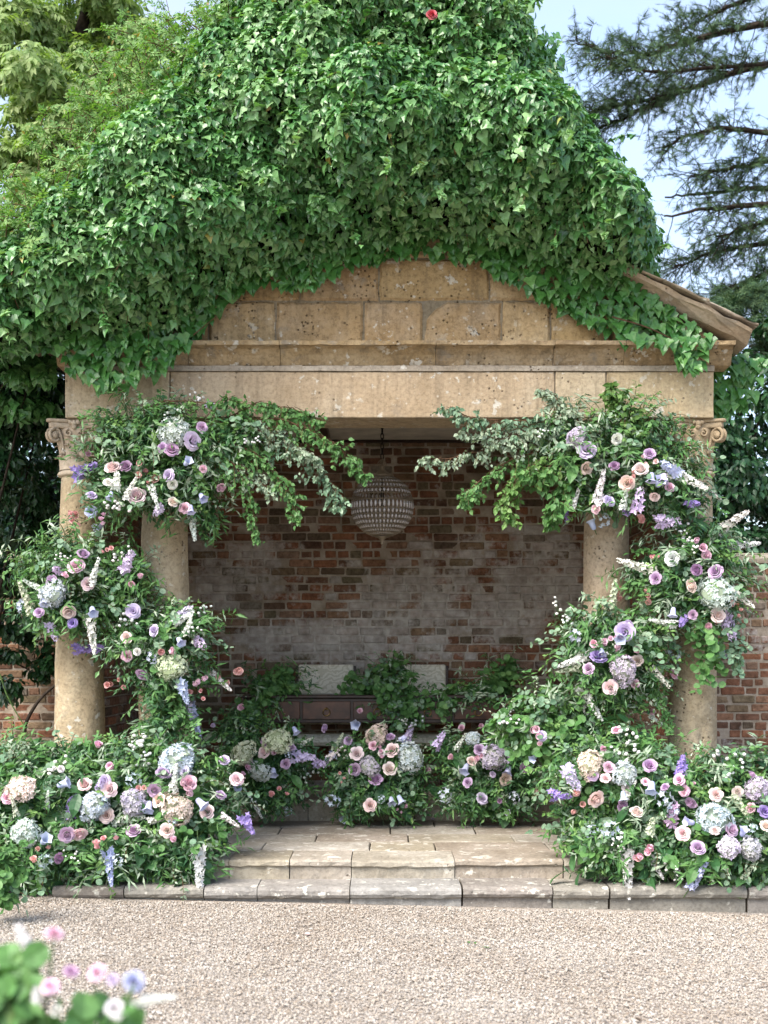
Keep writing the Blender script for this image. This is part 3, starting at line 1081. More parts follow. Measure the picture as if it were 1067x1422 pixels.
def chair_mats():
    k = NT('cream_damask')
    g = k.n('TexCoord').outputs['Object']
    wv = k.n('TexWave', {'Vector': g, 'Scale': 5.0, 'Distortion': 22.0, 'Detail': 3.0, 'Detail Scale': 1.6}, wave_type='RINGS', rings_direction='SPHERICAL').outputs['Fac']
    col = k.mix(k.rng(wv, .4, .6), s2l((204, 198, 176)), s2l((226, 221, 204)))
    col = k.mix(.3, col, k.ramp(k.noise(g, 160, 2), [(0.3, (200, 195, 185)), (0.7, (255, 255, 255))]), 'MULTIPLY')
    return k.done(col, .7, k.bump(wv, .3, .004), spec=.2)
M['damask'] = chair_mats()
def make_chair(px, label):
    Y = 2.47
    x = (px - CX) * (9 + Y) / FPX
    r = empty('upholstered_chair', (x, Y, .422), label, 'chair', 'cream chairs behind the console table')
    z = 1.57 - 8 * (9 + Y) / FPX - .422
    mb = MB(); mb.box(-.25, .25, -.03, .05, .57, z, .018); mb.build('backrest', M['damask'], r)
    mb = MB()
    for s in (-1, 1):
        mb.box(s * .252 - .014, s * .252 + .014, -.02, .045, .40, z - .01, .004)
        mb.box(s * .215 - .022, s * .215 + .022, -.0, .04, 0, .40, .004)
    mb.box(-.236, .236, -.012, .04, .40, .46, .004)
    mb.build('back_frame', M['wood'], r)
    mb = MB(); mb.box(-.25, .25, -.34, -.035, .40, .50, .03); mb.build('seat', M['damask'], r)
    for s in (-1, 1):
        mb = MB(); mb.lathe([(.016, 0), (.02, .2), (.026, .40)], 10, (s * .2, -.30, 0)); mb.build('leg', M['wood'], r)
make_chair(453, 'cream damask high-backed chair whose back is almost fully in view behind the table')
make_chair(581, 'cream damask high-backed chair half hidden by trailing greenery on the table')

# ------------------------------------------------------------------ globe lantern
def make_lantern():
    Y = 1.2
    c = at(531, 703, Y)
    R = .246
    r = empty('globe_lantern', c, 'beaded glass globe lantern hanging on a chain from the pavilion ceiling', 'lantern')
    ztop = 3.525 - c[2]
    # chain
    mb = MB()
    z = R + .145
    i = 0
    while z < ztop - .01:
        a = (0.3, 1.87)[i % 2]
        P = []
        for t in np.linspace(0, 2 * math.pi, 13):
            u, v = .012 * math.cos(t), .026 * math.sin(t)
            P.append((u * math.cos(a), u * math.sin(a), z + v))
        mb.tube(P, .0042, sides=5)
        z += .040; i += 1
    mb.lathe([(.004, ztop - .03), (.03, ztop - .02), (.045, ztop - .002)], 14)
    mb.build('chain', M['iron'], r, smooth=True)
    # cap with scroll hooks
    mb = MB()
    mb.lathe([(.088, R - .022), (.092, R - .012), (.088, R), (.06, R + .012), (.03, R + .03), (.018, R + .05), (.022, R + .058), (.01, R + .075), (.006, R + .13)], 24)
    for q in range(4):
        a = q * math.pi / 2 + .5
        d = np.array([math.cos(a), math.sin(a), 0]); up = np.array([0, 0, 1.0])
        mb.tube([d * (.012 + .026 * math.sin(t)) + up * (R + .06 + .055 * t / 3) for t in np.linspace(0, 3.6, 12)], .004, sides=5)
    mb.build('cap', M['wire'], r, smooth=True)
    # vertical wires
    mb = MB()
    NW = 44
    for q in range(NW):
        a = 2 * math.pi * q / NW
        P = [(R * math.cos(e) * math.cos(a), R * math.cos(e) * math.sin(a), R * math.sin(e)) for e in np.linspace(-1.32, 1.2, 22)]
        mb.tube(P, .0026, sides=4)
    mb.build('wire_cage', M['wire'], r, smooth=True)
    # rings
    for e in (1.18, .98, .78, .56, .34, .14, -.14, -.32, -.50, -.68, -.86, -1.04, -1.22, -1.36):
        mb = MB()
        rr, zz = R * math.cos(e) * 1.004, R * math.sin(e)
        mb.tube([(rr * math.cos(t), rr * math.sin(t), zz) for t in np.linspace(0, 2 * math.pi, 49)], .0035, sides=5, cap=False)
        mb.build('ring', M['wire'], r, smooth=True)
    # glass beads between the rings
    k = NT('bead_glass')
    bead = k.done(s2l((208, 202, 198)), .1, None, spec=.8, **{'Transmission Weight': .3, 'Coat Weight': .8})
    T = MB(); T.lathe([(.1, -1), (.75, -.6), (1, 0), (.75, .6), (.1, 1)], 6)
    BT_ = (np.concatenate(T.v), np.concatenate(T.f))
    for e in (1.08, .88, .67, .45, -.23, -.41, -.59, -.77, -.95, -1.13, 0.0):
        mb = MB()
        a = 2 * math.pi * (np.arange(NW) + .5) / NW
        n = np.stack([math.cos(e) * np.cos(a), math.cos(e) * np.sin(a), np.full(NW, math.sin(e))], 1)
        t = np.stack([-np.sin(a), np.cos(a), 0 * a], 1)
        B = np.stack([t, n, np.cross(t, n)], -1)
        w_ = .0125 * max(.5, math.cos(e))
        mb.cloud(BT_, n * R * .985, B, np.tile([[w_, w_ * .8, .03 if e == 0.0 else .016]], (NW, 1)))
        mb.build('bead_row', bead, r, smooth=True)
    mb = MB(); mb.lathe([(.004, -R - .06), (.014, -R - .045), (.008, -R - .03), (.03, -R - .005), (.06, -R + .006)], 14); mb.build('finial', M['wire'], r, smooth=True)
    # lamp holder with bulb inside
    mb = MB(); mb.lathe([(.012, R - .02), (.014, .06), (.03, .055), (.032, .03), (.02, .0)], 12); mb.build('bulb_holder', M['iron'], r)
make_lantern()

# ------------------------------------------------------------------ ivy on the roof
def W0(px, py, Y=-.2):
    p = at(px, py, Y)
    return p[0], p[2]

IVYROOT = empty('ivy', (0, 0, 3.8), 'huge glossy green ivy swallowing the pediment and roof of the pavilion', 'ivy')
IVYROOT['kind'] = 'thing'
OFF = np.array([0, 0, 3.8])
polyB = [(-120, 352), (20, 322), (85, 284), (138, 234), (186, 176), (232, 118), (270, 58), (296, 0), (312, -60), (722, -60), (740, 20), (768, 60), (790, 112), (808, 172), (834, 216), (864, 246), (890, 282), (912, 328), (926, 385), (905, 392), (860, 385), (800, 368), (740, 345), (680, 328), (600, 320), (520, 330), (440, 348), (350, 372), (300, 395), (270, 425), (230, 450), (150, 462), (60, 480), (-90, 500)]
outB = [W0(*p, .30) for p in polyB[:18]] + [W0(*polyB[18], .0)]
PB = outB + [W0(*p) for p in polyB[19:]]
bx = np.array(PB)
def scatter(n, rmin, poly, P):
    xs = RNG.uniform(P[:, 0].min(), P[:, 0].max(), n * 30); zs = RNG.uniform(P[:, 1].min(), P[:, 1].max(), n * 30)
    k = inpoly(xs, zs, poly)
    C = np.stack([xs[k], zs[k]], 1)
    o = np.empty((0, 2))
    for c in C:
        if len(o) >= n: break
        if len(o) and (((o - c) ** 2).sum(1) < rmin * rmin).any(): continue
        o = np.vstack([o, c])
    return o
c1 = scatter(140, .27, PB, bx); c2 = scatter(620, .10, PB, bx)
n1_, n2_ = len(c1), len(c2)
cxs = np.r_[c1[:, 0], c2[:, 0]]; czs = np.r_[c1[:, 1], c2[:, 1]]
crs = np.r_[RNG.uniform(.17, .32, n1_), RNG.uniform(.07, .13, n2_)]
cam_ = np.r_[RNG.uniform(.9, 1.7, n1_), RNG.uniform(.5, 1.1, n2_)]
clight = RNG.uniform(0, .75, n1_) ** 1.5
lowB = [W0(*p) for p in polyB[19:]]
c3 = scatter(30, .55, PB, bx); r3_ = RNG.uniform(.42, .70, len(c3)); a3_ = RNG.uniform(.35, .75, len(c3))
def ivyY(x, z):
    d = distline(x, z, outB)
    dl = distline(x, z, lowB)
    base = -.22 + .24 * np.clip(z - 4.6, 0, 3) ** 1.5 * .75 + .9 * np.clip(1 - d / .5, 0, 1) ** 2
    base = base - .18 * np.clip(dl / .35, 0, 1)
    # shallow on the left shoulder
    b = np.zeros_like(x); b2 = np.zeros_like(x)
    for i in range(n1_ + n2_):
        q = crs[i] ** 2 - ((x - cxs[i]) ** 2 + ((z - czs[i]) * np.where(z > czs[i], 1.35, .8)) ** 2)
        h = np.sqrt(np.clip(q, 0, None)) * cam_[i]
        if i < n1_: b = np.maximum(b, h)
        else: b2 = np.maximum(b2, h)
    b3 = np.zeros_like(x)
    for i in range(len(c3)):
        q = r3_[i] ** 2 - ((x - c3[i, 0]) ** 2 + ((z - c3[i, 1]) * np.where(z > c3[i, 1], 1.3, .9)) ** 2)
        b3 = np.maximum(b3, np.sqrt(np.clip(q, 0, None)) * a3_[i])
    return base + .16 - (b * .85 + b2 * .8 + b3 * np.clip(dl / .5, 0, 1) * np.clip(d / .7, 0, 1)) * np.clip(dl / .12, .25, 1)
def normals_of(fn, x, z, e=.02):
    gx = (fn(x + e, z) - fn(x - e, z)) / (2 * e)
    gz = (fn(x, z + e) - fn(x, z - e)) / (2 * e)
    return unit(np.stack([gx, -np.ones_like(x), gz], 1))
# dark core sheet, added behind the leaves to block light
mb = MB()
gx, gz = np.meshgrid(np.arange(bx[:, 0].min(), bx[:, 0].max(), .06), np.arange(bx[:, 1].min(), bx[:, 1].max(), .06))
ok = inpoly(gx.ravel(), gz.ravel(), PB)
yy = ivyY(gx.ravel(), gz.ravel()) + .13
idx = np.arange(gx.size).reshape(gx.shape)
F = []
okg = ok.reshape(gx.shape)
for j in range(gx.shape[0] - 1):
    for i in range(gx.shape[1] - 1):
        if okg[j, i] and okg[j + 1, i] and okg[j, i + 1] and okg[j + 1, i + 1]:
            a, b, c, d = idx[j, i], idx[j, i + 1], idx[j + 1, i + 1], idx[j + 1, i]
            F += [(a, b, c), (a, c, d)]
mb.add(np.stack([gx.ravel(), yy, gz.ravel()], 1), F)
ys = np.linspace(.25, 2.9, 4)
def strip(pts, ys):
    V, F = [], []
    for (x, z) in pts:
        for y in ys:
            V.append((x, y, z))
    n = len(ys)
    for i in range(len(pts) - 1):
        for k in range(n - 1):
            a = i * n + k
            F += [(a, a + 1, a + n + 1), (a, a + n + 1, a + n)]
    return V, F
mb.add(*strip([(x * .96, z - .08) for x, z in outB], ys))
mb.build('light_block_core', M['core'], IVYROOT, smooth=True, off=OFF)
# leaves of the thick mass
N = 54000
x = RNG.uniform(bx[:, 0].min(), bx[:, 0].max(), N * 2); z = RNG.uniform(bx[:, 1].min(), bx[:, 1].max(), N * 2)
k = inpoly(x, z, PB)
x, z = x[k][:N], z[k][:N]
N = len(x)
y = ivyY(x, z)
n = normals_of(ivyY, x, z)
pos = np.stack([x, y, z], 1) - n * RNG.uniform(-.05, .06, (N, 1))
ln = unit(n * .9 + np.array([0, -.15, .55]) + RNG.normal(0, .45, (N, 3)))
lt = unit(np.array([0, -.35, -.9]) + n * .25 + RNG.normal(0, .5, (N, 3)))
s = np.clip(RNG.lognormal(math.log(.045), .30, N), .02, .085) * np.clip(1.15 - .12 * (z - 4.2), .72, 1.2)
mb = MB()
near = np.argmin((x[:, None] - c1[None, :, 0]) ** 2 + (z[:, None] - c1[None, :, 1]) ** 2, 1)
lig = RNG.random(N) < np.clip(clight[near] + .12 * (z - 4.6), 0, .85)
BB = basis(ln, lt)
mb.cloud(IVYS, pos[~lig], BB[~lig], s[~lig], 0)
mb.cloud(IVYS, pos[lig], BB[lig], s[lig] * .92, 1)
# loose runners standing out from the mass
for i in RNG.choice(N, 260, replace=False):
    d = unit(n[i] * .8 + np.array([0, -.1, .25]) + RNG.normal(0, .4, 3))
    L_ = RNG.uniform(.10, .30)
    m = int(5 + L_ * 40)
    tt = RNG.uniform(.1, 1, (m, 1))
    q = pos[i] + d * L_ * tt + np.array([0, 0, -.5]) * L_ * tt ** 2
    mb.tube([pos[i], pos[i] + d * L_ * .5 + np.array([0, 0, -.12]) * L_, pos[i] + d * L_ + np.array([0, 0, -.5]) * L_], .003, .0015, 3, 2, cap=False)
    mb.cloud(IVYS, q, basis(unit(np.array([0, -.4, .7]) + RNG.normal(0, .5, (m, 3))), unit(np.array([0, -.2, -.8]) + RNG.normal(0, .5, (m, 3)))), RNG.uniform(.035, .065, m), int(RNG.random() < .6))
# flanks and top, running back over the roof
NS = 5000
seg = np.array(outB)
ll = np.r_[0, np.cumsum(np.linalg.norm(np.diff(seg, axis=0), axis=1))]
u = RNG.uniform(0, ll[-1], NS)
sx, sz = np.interp(u, ll, seg[:, 0]), np.interp(u, ll, seg[:, 1])
e = .05
tx, tz = np.interp(u + e, ll, seg[:, 0]) - np.interp(u - e, ll, seg[:, 0]), np.interp(u + e, ll, seg[:, 1]) - np.interp(u - e, ll, seg[:, 1])
no = unit(np.stack([-tz, np.full(NS, -.15), tx], 1))
yb = RNG.uniform(.3, 2.8, NS)
lump = .07 * np.sin(yb * 6 + u * 5) + .05 * np.sin(yb * 11 - u * 9)
pos2 = np.stack([sx, yb, sz], 1) + no * (lump + RNG.uniform(-.08, .04, NS))[:, None]
mb.cloud(IVYS, pos2, basis(unit(no + RNG.normal(0, .5, (NS, 3))), unit(np.array([0, 0, -1.0]) + RNG.normal(0, .5, (NS, 3)))), RNG.uniform(.05, .08, NS))
fo = mb.build('foliage', [M['ivy'], M['ivy_light'], M['twig']], IVYROOT, off=OFF)
fo['kind'] = 'stuff'
# big leaves lying on the stone
polyA = [(84, 486), (105, 520), (128, 530), (150, 548), (200, 528), (232, 518), (250, 490), (268, 478), (285, 450), (318, 412), (335, 400), (420, 396), (475, 376), (526, 360), (560, 352), (605, 350), (645, 358), (690, 376), (730, 398), (760, 418), (800, 436), (832, 452), (858, 470), (898, 480), (935, 486), (942, 515), (965, 518), (975, 490), (985, 470), (958, 446), (925, 424), (898, 402), (800, 350), (680, 310), (520, 315), (350, 350), (240, 430), (84, 455)]
PA = [W0(*p, -.06) for p in polyA]
polyA2 = [(985, 480), (1000, 530), (1008, 560), (1030, 565), (1067, 540), (1080, 480), (1040, 470)]
def bigleaves(poly, N, Y0, smin, smax):
    P = np.array([W0(*p, -.06) for p in poly])
    x = RNG.uniform(P[:, 0].min(), P[:, 0].max(), N * 3); z = RNG.uniform(P[:, 1].min(), P[:, 1].max(), N * 3)
    k = inpoly(x, z, [tuple(p) for p in P])
    x, z = x[k][:N], z[k][:N]
    m = len(x)
    y = np.where((z < ZC + .02), -.16, Y0) + RNG.uniform(-.07, .02, m)
    ln = unit(np.array([0, -1, .42]) + RNG.normal(0, .26, (m, 3)))
    lt = unit(np.array([0, -.12, -1]) + RNG.normal(0, .30, (m, 3)))
    s = RNG.uniform(smin, smax, m)
    return np.stack([x, y, z], 1), basis(ln, lt), s
p1, b1, s1 = bigleaves(polyA, 1900, -.045, .05, .105)
p2, b2, s2 = bigleaves(polyA2, 120, .25, .07, .11)
p2[:, 1] += .45
pos = np.r_[p1, p2]; B = np.r_[b1, b2]; s = np.r_[s1, s2]
front = s - .55 * (pos[:, 1] + .05) * (pos[:, 1] < .1)
order = np.argsort(-front)
mm = MB(); mm.add(*IVY); LEAFM = mm.mesh('leaf', [M['ivy_big']])
for i in order[:300]:
    o = link('leaf', LEAFM, IVYROOT)
    mt = Matrix(B[i].tolist()).to_4x4()
    o.matrix_local = Matrix.Translation(Vector(pos[i] - OFF)) @ mt @ Matrix.Scale(float(s[i]), 4)
mb = MB()
r_ = order[300:]
mb.cloud(IVY, pos[r_], B[r_], s[r_])
# stems on the stone
fo = mb.build('lower_foliage', M['ivy_big'], IVYROOT, off=OFF)
fo['kind'] = 'stuff'
for P in ([(700, 320), (740, 335), (790, 345), (840, 362), (880, 385)], [(90, 500), (110, 520), (140, 535), (180, 545)], [(240, 480), (262, 470), (300, 440)], [(850, 440), (900, 455), (950, 480), (975, 500)], [(170, 430), (200, 480), (215, 520)]):
    mb = MB(); mb.tube(bez([at(a, b, -.14) for a, b in P], 5), .006, .003, 5)
    mb.build('stem', M['twig'], IVYROOT, off=OFF)

# ------------------------------------------------------------------ climbing rose at the upper left
CR = empty('climbing_rose', at(120, 480, .5), 'wild climbing rose with small red blooms scrambling through the ivy on the roof shoulder', 'rose')
CR['kind'] = 'thing'
o_ = np.array(CR.location)
mb = MB()
def shoots(mb, P0s, n, ln_, T, size, spread, seedleaf=10, mat=0, stemmat=1, droop=.3):
    for i in range(n):
        p0 = P0s[RNG.integers(0, len(P0s))] + RNG.normal(0, .12, 3)
        d = unit(spread + RNG.normal(0, .6, 3))
        L_ = ln_ * RNG.uniform(.5, 1.2)
        t = np.linspace(0, 1, 7)[:, None]
        P = p0 + d * L_ * t + np.array([0, 0, -droop]) * L_ * t ** 2
        mb.tube(P, .004, .0015, 4, stemmat, cap=False)
        m = seedleaf
        tt = RNG.uniform(.1, 1, m)[:, None]
        q = p0 + d * L_ * tt + np.array([0, 0, -droop]) * L_ * tt ** 2
        mb.cloud(T, q, basis(unit(np.array([0, -.5, .8]) + RNG.normal(0, .5, (m, 3))), unit(d * .6 + RNG.normal(0, .7, (m, 3)))), RNG.uniform(*size, m), mat)
base = [at(*p) for p in ((150, 200, .1), (110, 240, .05), (200, 140, .1), (240, 110, .1), (270, 70, .3), (180, 180, .0), (70, 290, -.1), (30, 330, -.1), (225, 165, -.1), (290, 130, -.1), (250, 200, -.3), (160, 260, -.3), (100, 330, -.35), (40, 380, -.35), (310, 60, .1), (20, 350, -.3), (120, 285, -.3), (205, 215, -.25), (320, 100, -.1), (60, 340, -.35), (200, 100, .5), (150, 150, .4), (230, 70, .5))]
shoots(mb, base, 620, .34, ROSELF, (.06, .10), np.array([-.1, -.35, .55]), 11)
shoots(mb, [at(225, 60, .9), at(262, 45, .9), at(250, 55, 1.0)], 14, .5, ROSELF, (.05, .08), np.array([.0, -.1, 1.0]), 9, droop=.05)
fo = mb.build('foliage', [M['rosefol'], M['twig']], CR, off=o_); fo['kind'] = 'stuff'

# ------------------------------------------------------------------ flowers: shared meshes, face along +Z, about 1 across
def add_ring(me, vals):
    a = me.attributes.new('ring', 'FLOAT', 'POINT')
    a.data.foreach_set('value', np.asarray(vals, np.float32))

def petal(w_, h_, cup, roll, nx=4, ny=4):
    """petal patch: base at origin, rising along +Z and leaning out along +Y"""
    V = []
    for j in range(ny + 1):
        t = j / ny
        for i in range(nx + 1):
            u = (i / nx - .5) * 2
            wd = w_ * math.sin(min(1, t * 1.25 + .12) * math.pi / 2) * (1 - .25 * max(0, t - .7) / .3)
            y = h_ * math.sin(cup) * t + roll * max(0, t - .55) ** 2 * h_
            z = h_ * math.cos(cup) * t - roll * max(0, t - .7) ** 2 * h_ * .9
            y -= (u * u) * wd * .45 * math.cos(cup)
            z += -.10 * u * u * h_ * (t > .85) + .03 * math.sin(u * 5 + t * 3) * h_ * t
            V.append((u * wd, y, z))
    F = []
    n = nx + 1
    for j in range(ny):
        for i in range(nx):
            a = j * n + i
            F += [(a, a + 1, a + n + 1), (a, a + n + 1, a + n)]
    return np.array(V), np.array(F)

def rose_mesh(seed, layers, nm='rose', nx=4):
    """layers: count, radius, half width, height, lean, curl of the lip, drop"""
    r = np.random.default_rng(seed)
    mb = MB(); ring = []
    for li, (n, rad, w_, h_, cup, roll, dz) in enumerate(layers):
        a0 = r.uniform(0, 6)
        for q in range(n):
            a = a0 + 2 * math.pi * q / n + r.uniform(-.18, .18)
            V, F = petal(w_ * r.uniform(.92, 1.08), h_ * r.uniform(.94, 1.06), cup + r.uniform(-.07, .07), roll * r.uniform(.7, 1.3), nx, nx)
            V = V + np.array([0, rad, 0])
            c, s_ = math.cos(a), math.sin(a)
            V = np.stack([c * V[:, 0] - s_ * V[:, 1], s_ * V[:, 0] + c * V[:, 1], V[:, 2] - .2 - dz], 1)
            mb.add(V, F)
            ring += [li / (len(layers) - 1) * .7 + .3 * (k // (nx + 1)) / nx for k in range(len(V))]
    me = mb.mesh(nm, [M['petal']], True)
    add_ring(me, ring)
    return me
ROSE_L = [(3, .015, .09, .42, -.10, 0, 0), (3, .045, .13, .42, -.10, .1, 0), (4, .085, .17, .41, -.06, .3, .01), (5, .13, .21, .40, .04, .5, .03), (5, .18, .25, .39, .18, .8, .06), (6, .22, .28, .36, .42, 1.0, .09), (5, .22, .28, .34, .80, .8, .10)]
FM = {'R': [rose_mesh(i, ROSE_L) for i in range(4)],
      'V': [rose_mesh(7, ROSE_L[:5])],
      'L': [rose_mesh(20 + i, [(4, .02, .12, .38, -.1, .2, 0), (5, .07, .18, .38, .10, .6, .02), (6, .12, .24, .38, .40, 1.0, .06), (6, .14, .26, .38, .75, .9, .08), (6, .12, .26, .40, 1.1, .6, .10)], 'lisianthus') for i in range(2)]}

def floret(np_=4, cup=.35):
    V, F = [], []
    for q in range(np_):
        a = 2 * math.pi * q / np_
        c, s_ = math.cos(a), math.sin(a)
        b = len(V)
        for (x, y, z) in ((0, 0, 0), (-.32, .45, cup * .5), (0, .62, cup * .35), (.32, .45, cup * .5), (0, .98, cup * .75)):
            V.append((c * x - s_ * y, s_ * x + c * y, z))
        F += [(b, b + 2, b + 1), (b, b + 3, b + 2), (b + 1, b + 2, b + 4), (b + 2, b + 3, b + 4)]
    return np.array(V), np.array(F)
FL4, FL5 = floret(4), floret(5, .5)

def cluster_mesh(nm, seed, n, dome, fl, fs, stem=True):
    r = np.random.default_rng(seed)
    mb = MB()
    g = (1 + 5 ** .5) / 2
    i = np.arange(n) + .5
    ph = np.arccos(1 - 2 * i / n * dome)
    th = 2 * math.pi * i / g
    d = np.stack([np.cos(th) * np.sin(ph), np.sin(th) * np.sin(ph), np.cos(ph)], 1)
    d = unit(d + r.normal(0, .07, (n, 3)))
    pos = d * np.array([.46, .46, .40]) * r.uniform(.9, 1.06, (n, 1)) + np.array([0, 0, -.12])
    ph3 = r.uniform(0, 6, 3)
    pos = pos * (1 + .10 * np.sin(3 * d[:, :1] + ph3[0]) + .09 * np.sin(4 * d[:, 1:2] + ph3[1]) + .06 * np.sin(7 * d[:, 2:] + ph3[2]))
    t = unit(r.normal(size=(n, 3)))
    nn = unit(d + r.normal(0, .3, (n, 3)))
    mb.cloud(fl, pos, basis(nn, t), fs * r.uniform(.8, 1.2, n))
    k0 = mb.n
    if n > 50:
        mb.lathe([(.02, -.40), (.26, -.34), (.36, -.2), (.41, -.06), (.34, .12), (.2, .21), (.02, .24)], 12)
    me = mb.mesh(nm, [M['hyd' if n > 50 else 'petal']], False)
    add_ring(me, np.r_[np.repeat(r.uniform(.2, 1, n), len(fl[0])), np.zeros(mb.n - k0)])
    return me
FM['H'] = [cluster_mesh('hydrangea', 30 + i, 175, .74, FL4, .10) for i in range(4)]
FM['N'] = [cluster_mesh('tweedia_cluster', 40, 9, .6, FL5, .24)]

def spike_mesh(nm, seed, n, rad, fs, fl, tip=.25):
    """flower spike along +Z from -0.5 to 0.5"""
    r = np.random.default_rng(seed)
    mb = MB()
    t = np.linspace(0.02, 1, n)
    th = np.arange(n) * 2.4 + r.normal(0, .2, n)
    rr = rad * (1 - (1 - tip) * t) * r.uniform(.7, 1.15, n)
    d = np.stack([np.cos(th), np.sin(th), np.full(n, .35)], 1)
    pos = np.stack([np.cos(th) * rr, np.sin(th) * rr, t - .5], 1)
    mb.cloud(fl, pos, basis(unit(d + r.normal(0, .3, (n, 3))), unit(r.normal(size=(n, 3)))), fs * (1 - .55 * t) * r.uniform(.8, 1.2, n))
    k = mb.n
    mb.tube([(0, 0, -.8), (0, 0, 0), (.01, 0, .5)], .012, .005, 4, 1, cap=False)
    me = mb.mesh(nm, [M['petal'], M['stem']], False)
    add_ring(me, np.r_[r.uniform(.2, 1, k), np.zeros(mb.n - k)])
    return me
FM['D'] = [spike_mesh('delphinium', 50, 26, .20, .22, FL5)]
FM['K'] = [spike_mesh('stock', 51, 24, .22, .26, FL4, .5)]
FM['W'] = [spike_mesh('white_spire', 52 + i, 46, .12, .11, FL5, .2) for i in range(2)]

def bell_mesh():
    mb = MB()
    V, F = [], []
    n = 10
    prof = [(.06, -.5), (.2, -.42), (.26, -.2), (.28, .1), (.34, .3), (.48, .46)]
    for i, (r, z) in enumerate(prof):
        for k in range(n):
            a = 2 * math.pi * k / n
            w_ = 1 + (.18 if k % 2 else -.1) * (i == len(prof) - 1)
            V.append((r * w_ * math.cos(a), r * w_ * math.sin(a), z))
    for i in range(len(prof) - 1):
        for k in range(n):
            k2 = (k + 1) % n
            F += [(i * n + k, i * n + k2, (i + 1) * n + k2), (i * n + k, (i + 1) * n + k2, (i + 1) * n + k)]
    mb.add(V, F)
    kk = mb.n
    mb.tube([(0, 0, -.5), (0, 0, -1.0)], .05, .03, 4, 1)
    me = mb.mesh('bellflower', [M['petal'], M['stem']], True)
    add_ring(me, np.r_[np.repeat(np.linspace(0, 1, len(prof)), n), np.zeros(mb.n - kk)])
    return me
FM['B'] = [bell_mesh()]

def sprig_mesh(nm, seed, n, T, fs, stemh=.9):
    """open sprig: little heads on fine stalks, spread about 1 across"""
    r = np.random.default_rng(seed)
    mb = MB(); 
    P = r.uniform(-.5, .5, (n, 3)) * np.array([1, 1, .6])
    mb.cloud(T, P, basis(unit(np.array([0, 0, 1.0]) + r.normal(0, .4, (n, 3))), unit(r.normal(size=(n, 3)))), fs * r.uniform(.75, 1.2, n))
    k = mb.n
    for p in P:
        mb.tube([p, p * .5 + np.array([0, 0, -.4]), (0, 0, -stemh)], .008, .012, 3, 1, cap=False)
    me = mb.mesh(nm, [M['petal'], M['stem']], True)
    add_ring(me, np.r_[r.uniform(.4, 1, k), np.zeros(mb.n - k)])
    return me
b_ = MB(); b_.lathe([(.15, -.35), (.42, -.2), (.5, .05), (.36, .26), (.12, .34)], 7)
BTN = (np.concatenate(b_.v), np.concatenate(b_.f))
FM['A'] = [sprig_mesh('daisy_sprig', 60 + i, 9, BTN, .18) for i in range(3)]
mr = FM['V'][0]
vv = np.zeros(len(mr.vertices) * 3, np.float32); mr.vertices.foreach_get('co', vv)
ff = np.zeros(len(mr.polygons) * 3, np.int32); mr.polygons.foreach_get('vertices', ff)
SROSE = (vv.reshape(-1, 3).astype(float), ff.reshape(-1, 3))
r3 = rose_mesh(9, [(3, .03, .13, .40, -.12, .1, 0), (4, .09, .2, .38, .0, .4, .02), (5, .16, .26, .36, .4, .8, .06)], 'spray', 2)
vv = np.zeros(len(r3.vertices) * 3, np.float32); r3.vertices.foreach_get('co', vv)
ff = np.zeros(len(r3.polygons) * 3, np.int32); r3.polygons.foreach_get('vertices', ff)
FM['S'] = [sprig_mesh('spray_rose', 70 + i, 4, (vv.reshape(-1, 3).astype(float), ff.reshape(-1, 3)), .52) for i in range(2)]

FN = {'R': 'rose', 'V': 'rose_bud', 'L': 'lisianthus', 'H': 'hydrangea', 'N': 'tweedia_cluster', 'D': 'delphinium', 'K': 'stock', 'W': 'white_spire', 'B': 'bellflower', 'A': 'daisy_sprig', 'S': 'spray_rose'}
FSC = {'R': 1.06, 'V': 1.25, 'L': 1.05, 'H': 1.0, 'N': 1.0, 'D': 1.15, 'K': 1.1, 'W': 1.35, 'B': 1.1, 'A': 1.2, 'S': 1.4}
PC = {'m': (202, 168, 202), 'p': (180, 138, 180), 'b': (238, 212, 208), 'k': (230, 184, 202), 'e': (238, 214, 200), 'w': (228, 228, 220), 'l': (206, 190, 222), 'u': (150, 126, 198),
      'i': (184, 192, 224), 'n': (178, 192, 204), 'g': (192, 204, 172), 'q': (186, 202, 198), 'd': (172, 164, 186), 'h': (206, 186, 172), 'c': (230, 168, 160), 'r': (206, 30, 60)}

def put_flower(code, c, pos, d_m, face, root, off, roll=None):
    me = FM[code][int(RNG.integers(0, len(FM[code])))]
    o = link(FN[code], me, root)
    q = Vector(face).to_track_quat('Z', 'Y') @ Quaternion((0, 0, 1), RNG.uniform(0, 6.28) if roll is None else roll)
    j = RNG.uniform(.94, 1.05, 3)
    col = [v * jj for v, jj in zip(s2l(PC[c]), j)]
    o.color = (min(1, col[0]), min(1, col[1]), min(1, col[2]), 1)
    sc = d_m * FSC[code]
    o.matrix_local = Matrix.Translation(Vector(np.asarray(pos) - off)) @ q.to_matrix().to_4x4() @ Matrix.Diagonal((sc, sc, sc * (.9 if code in 'RH' else 1), 1))
    return o

for px, py in ((600, 19), (138, 183)):
    p = at(px, py, 0.1)
    p[1] = (float(ivyY(np.array([p[0]]), np.array([p[2]]))[0]) - .12) if px > 300 else .2
    p = at(px, py, p[1])
    put_flower('R', 'r', p, .075, (0.1, -1, .3), CR, o_)

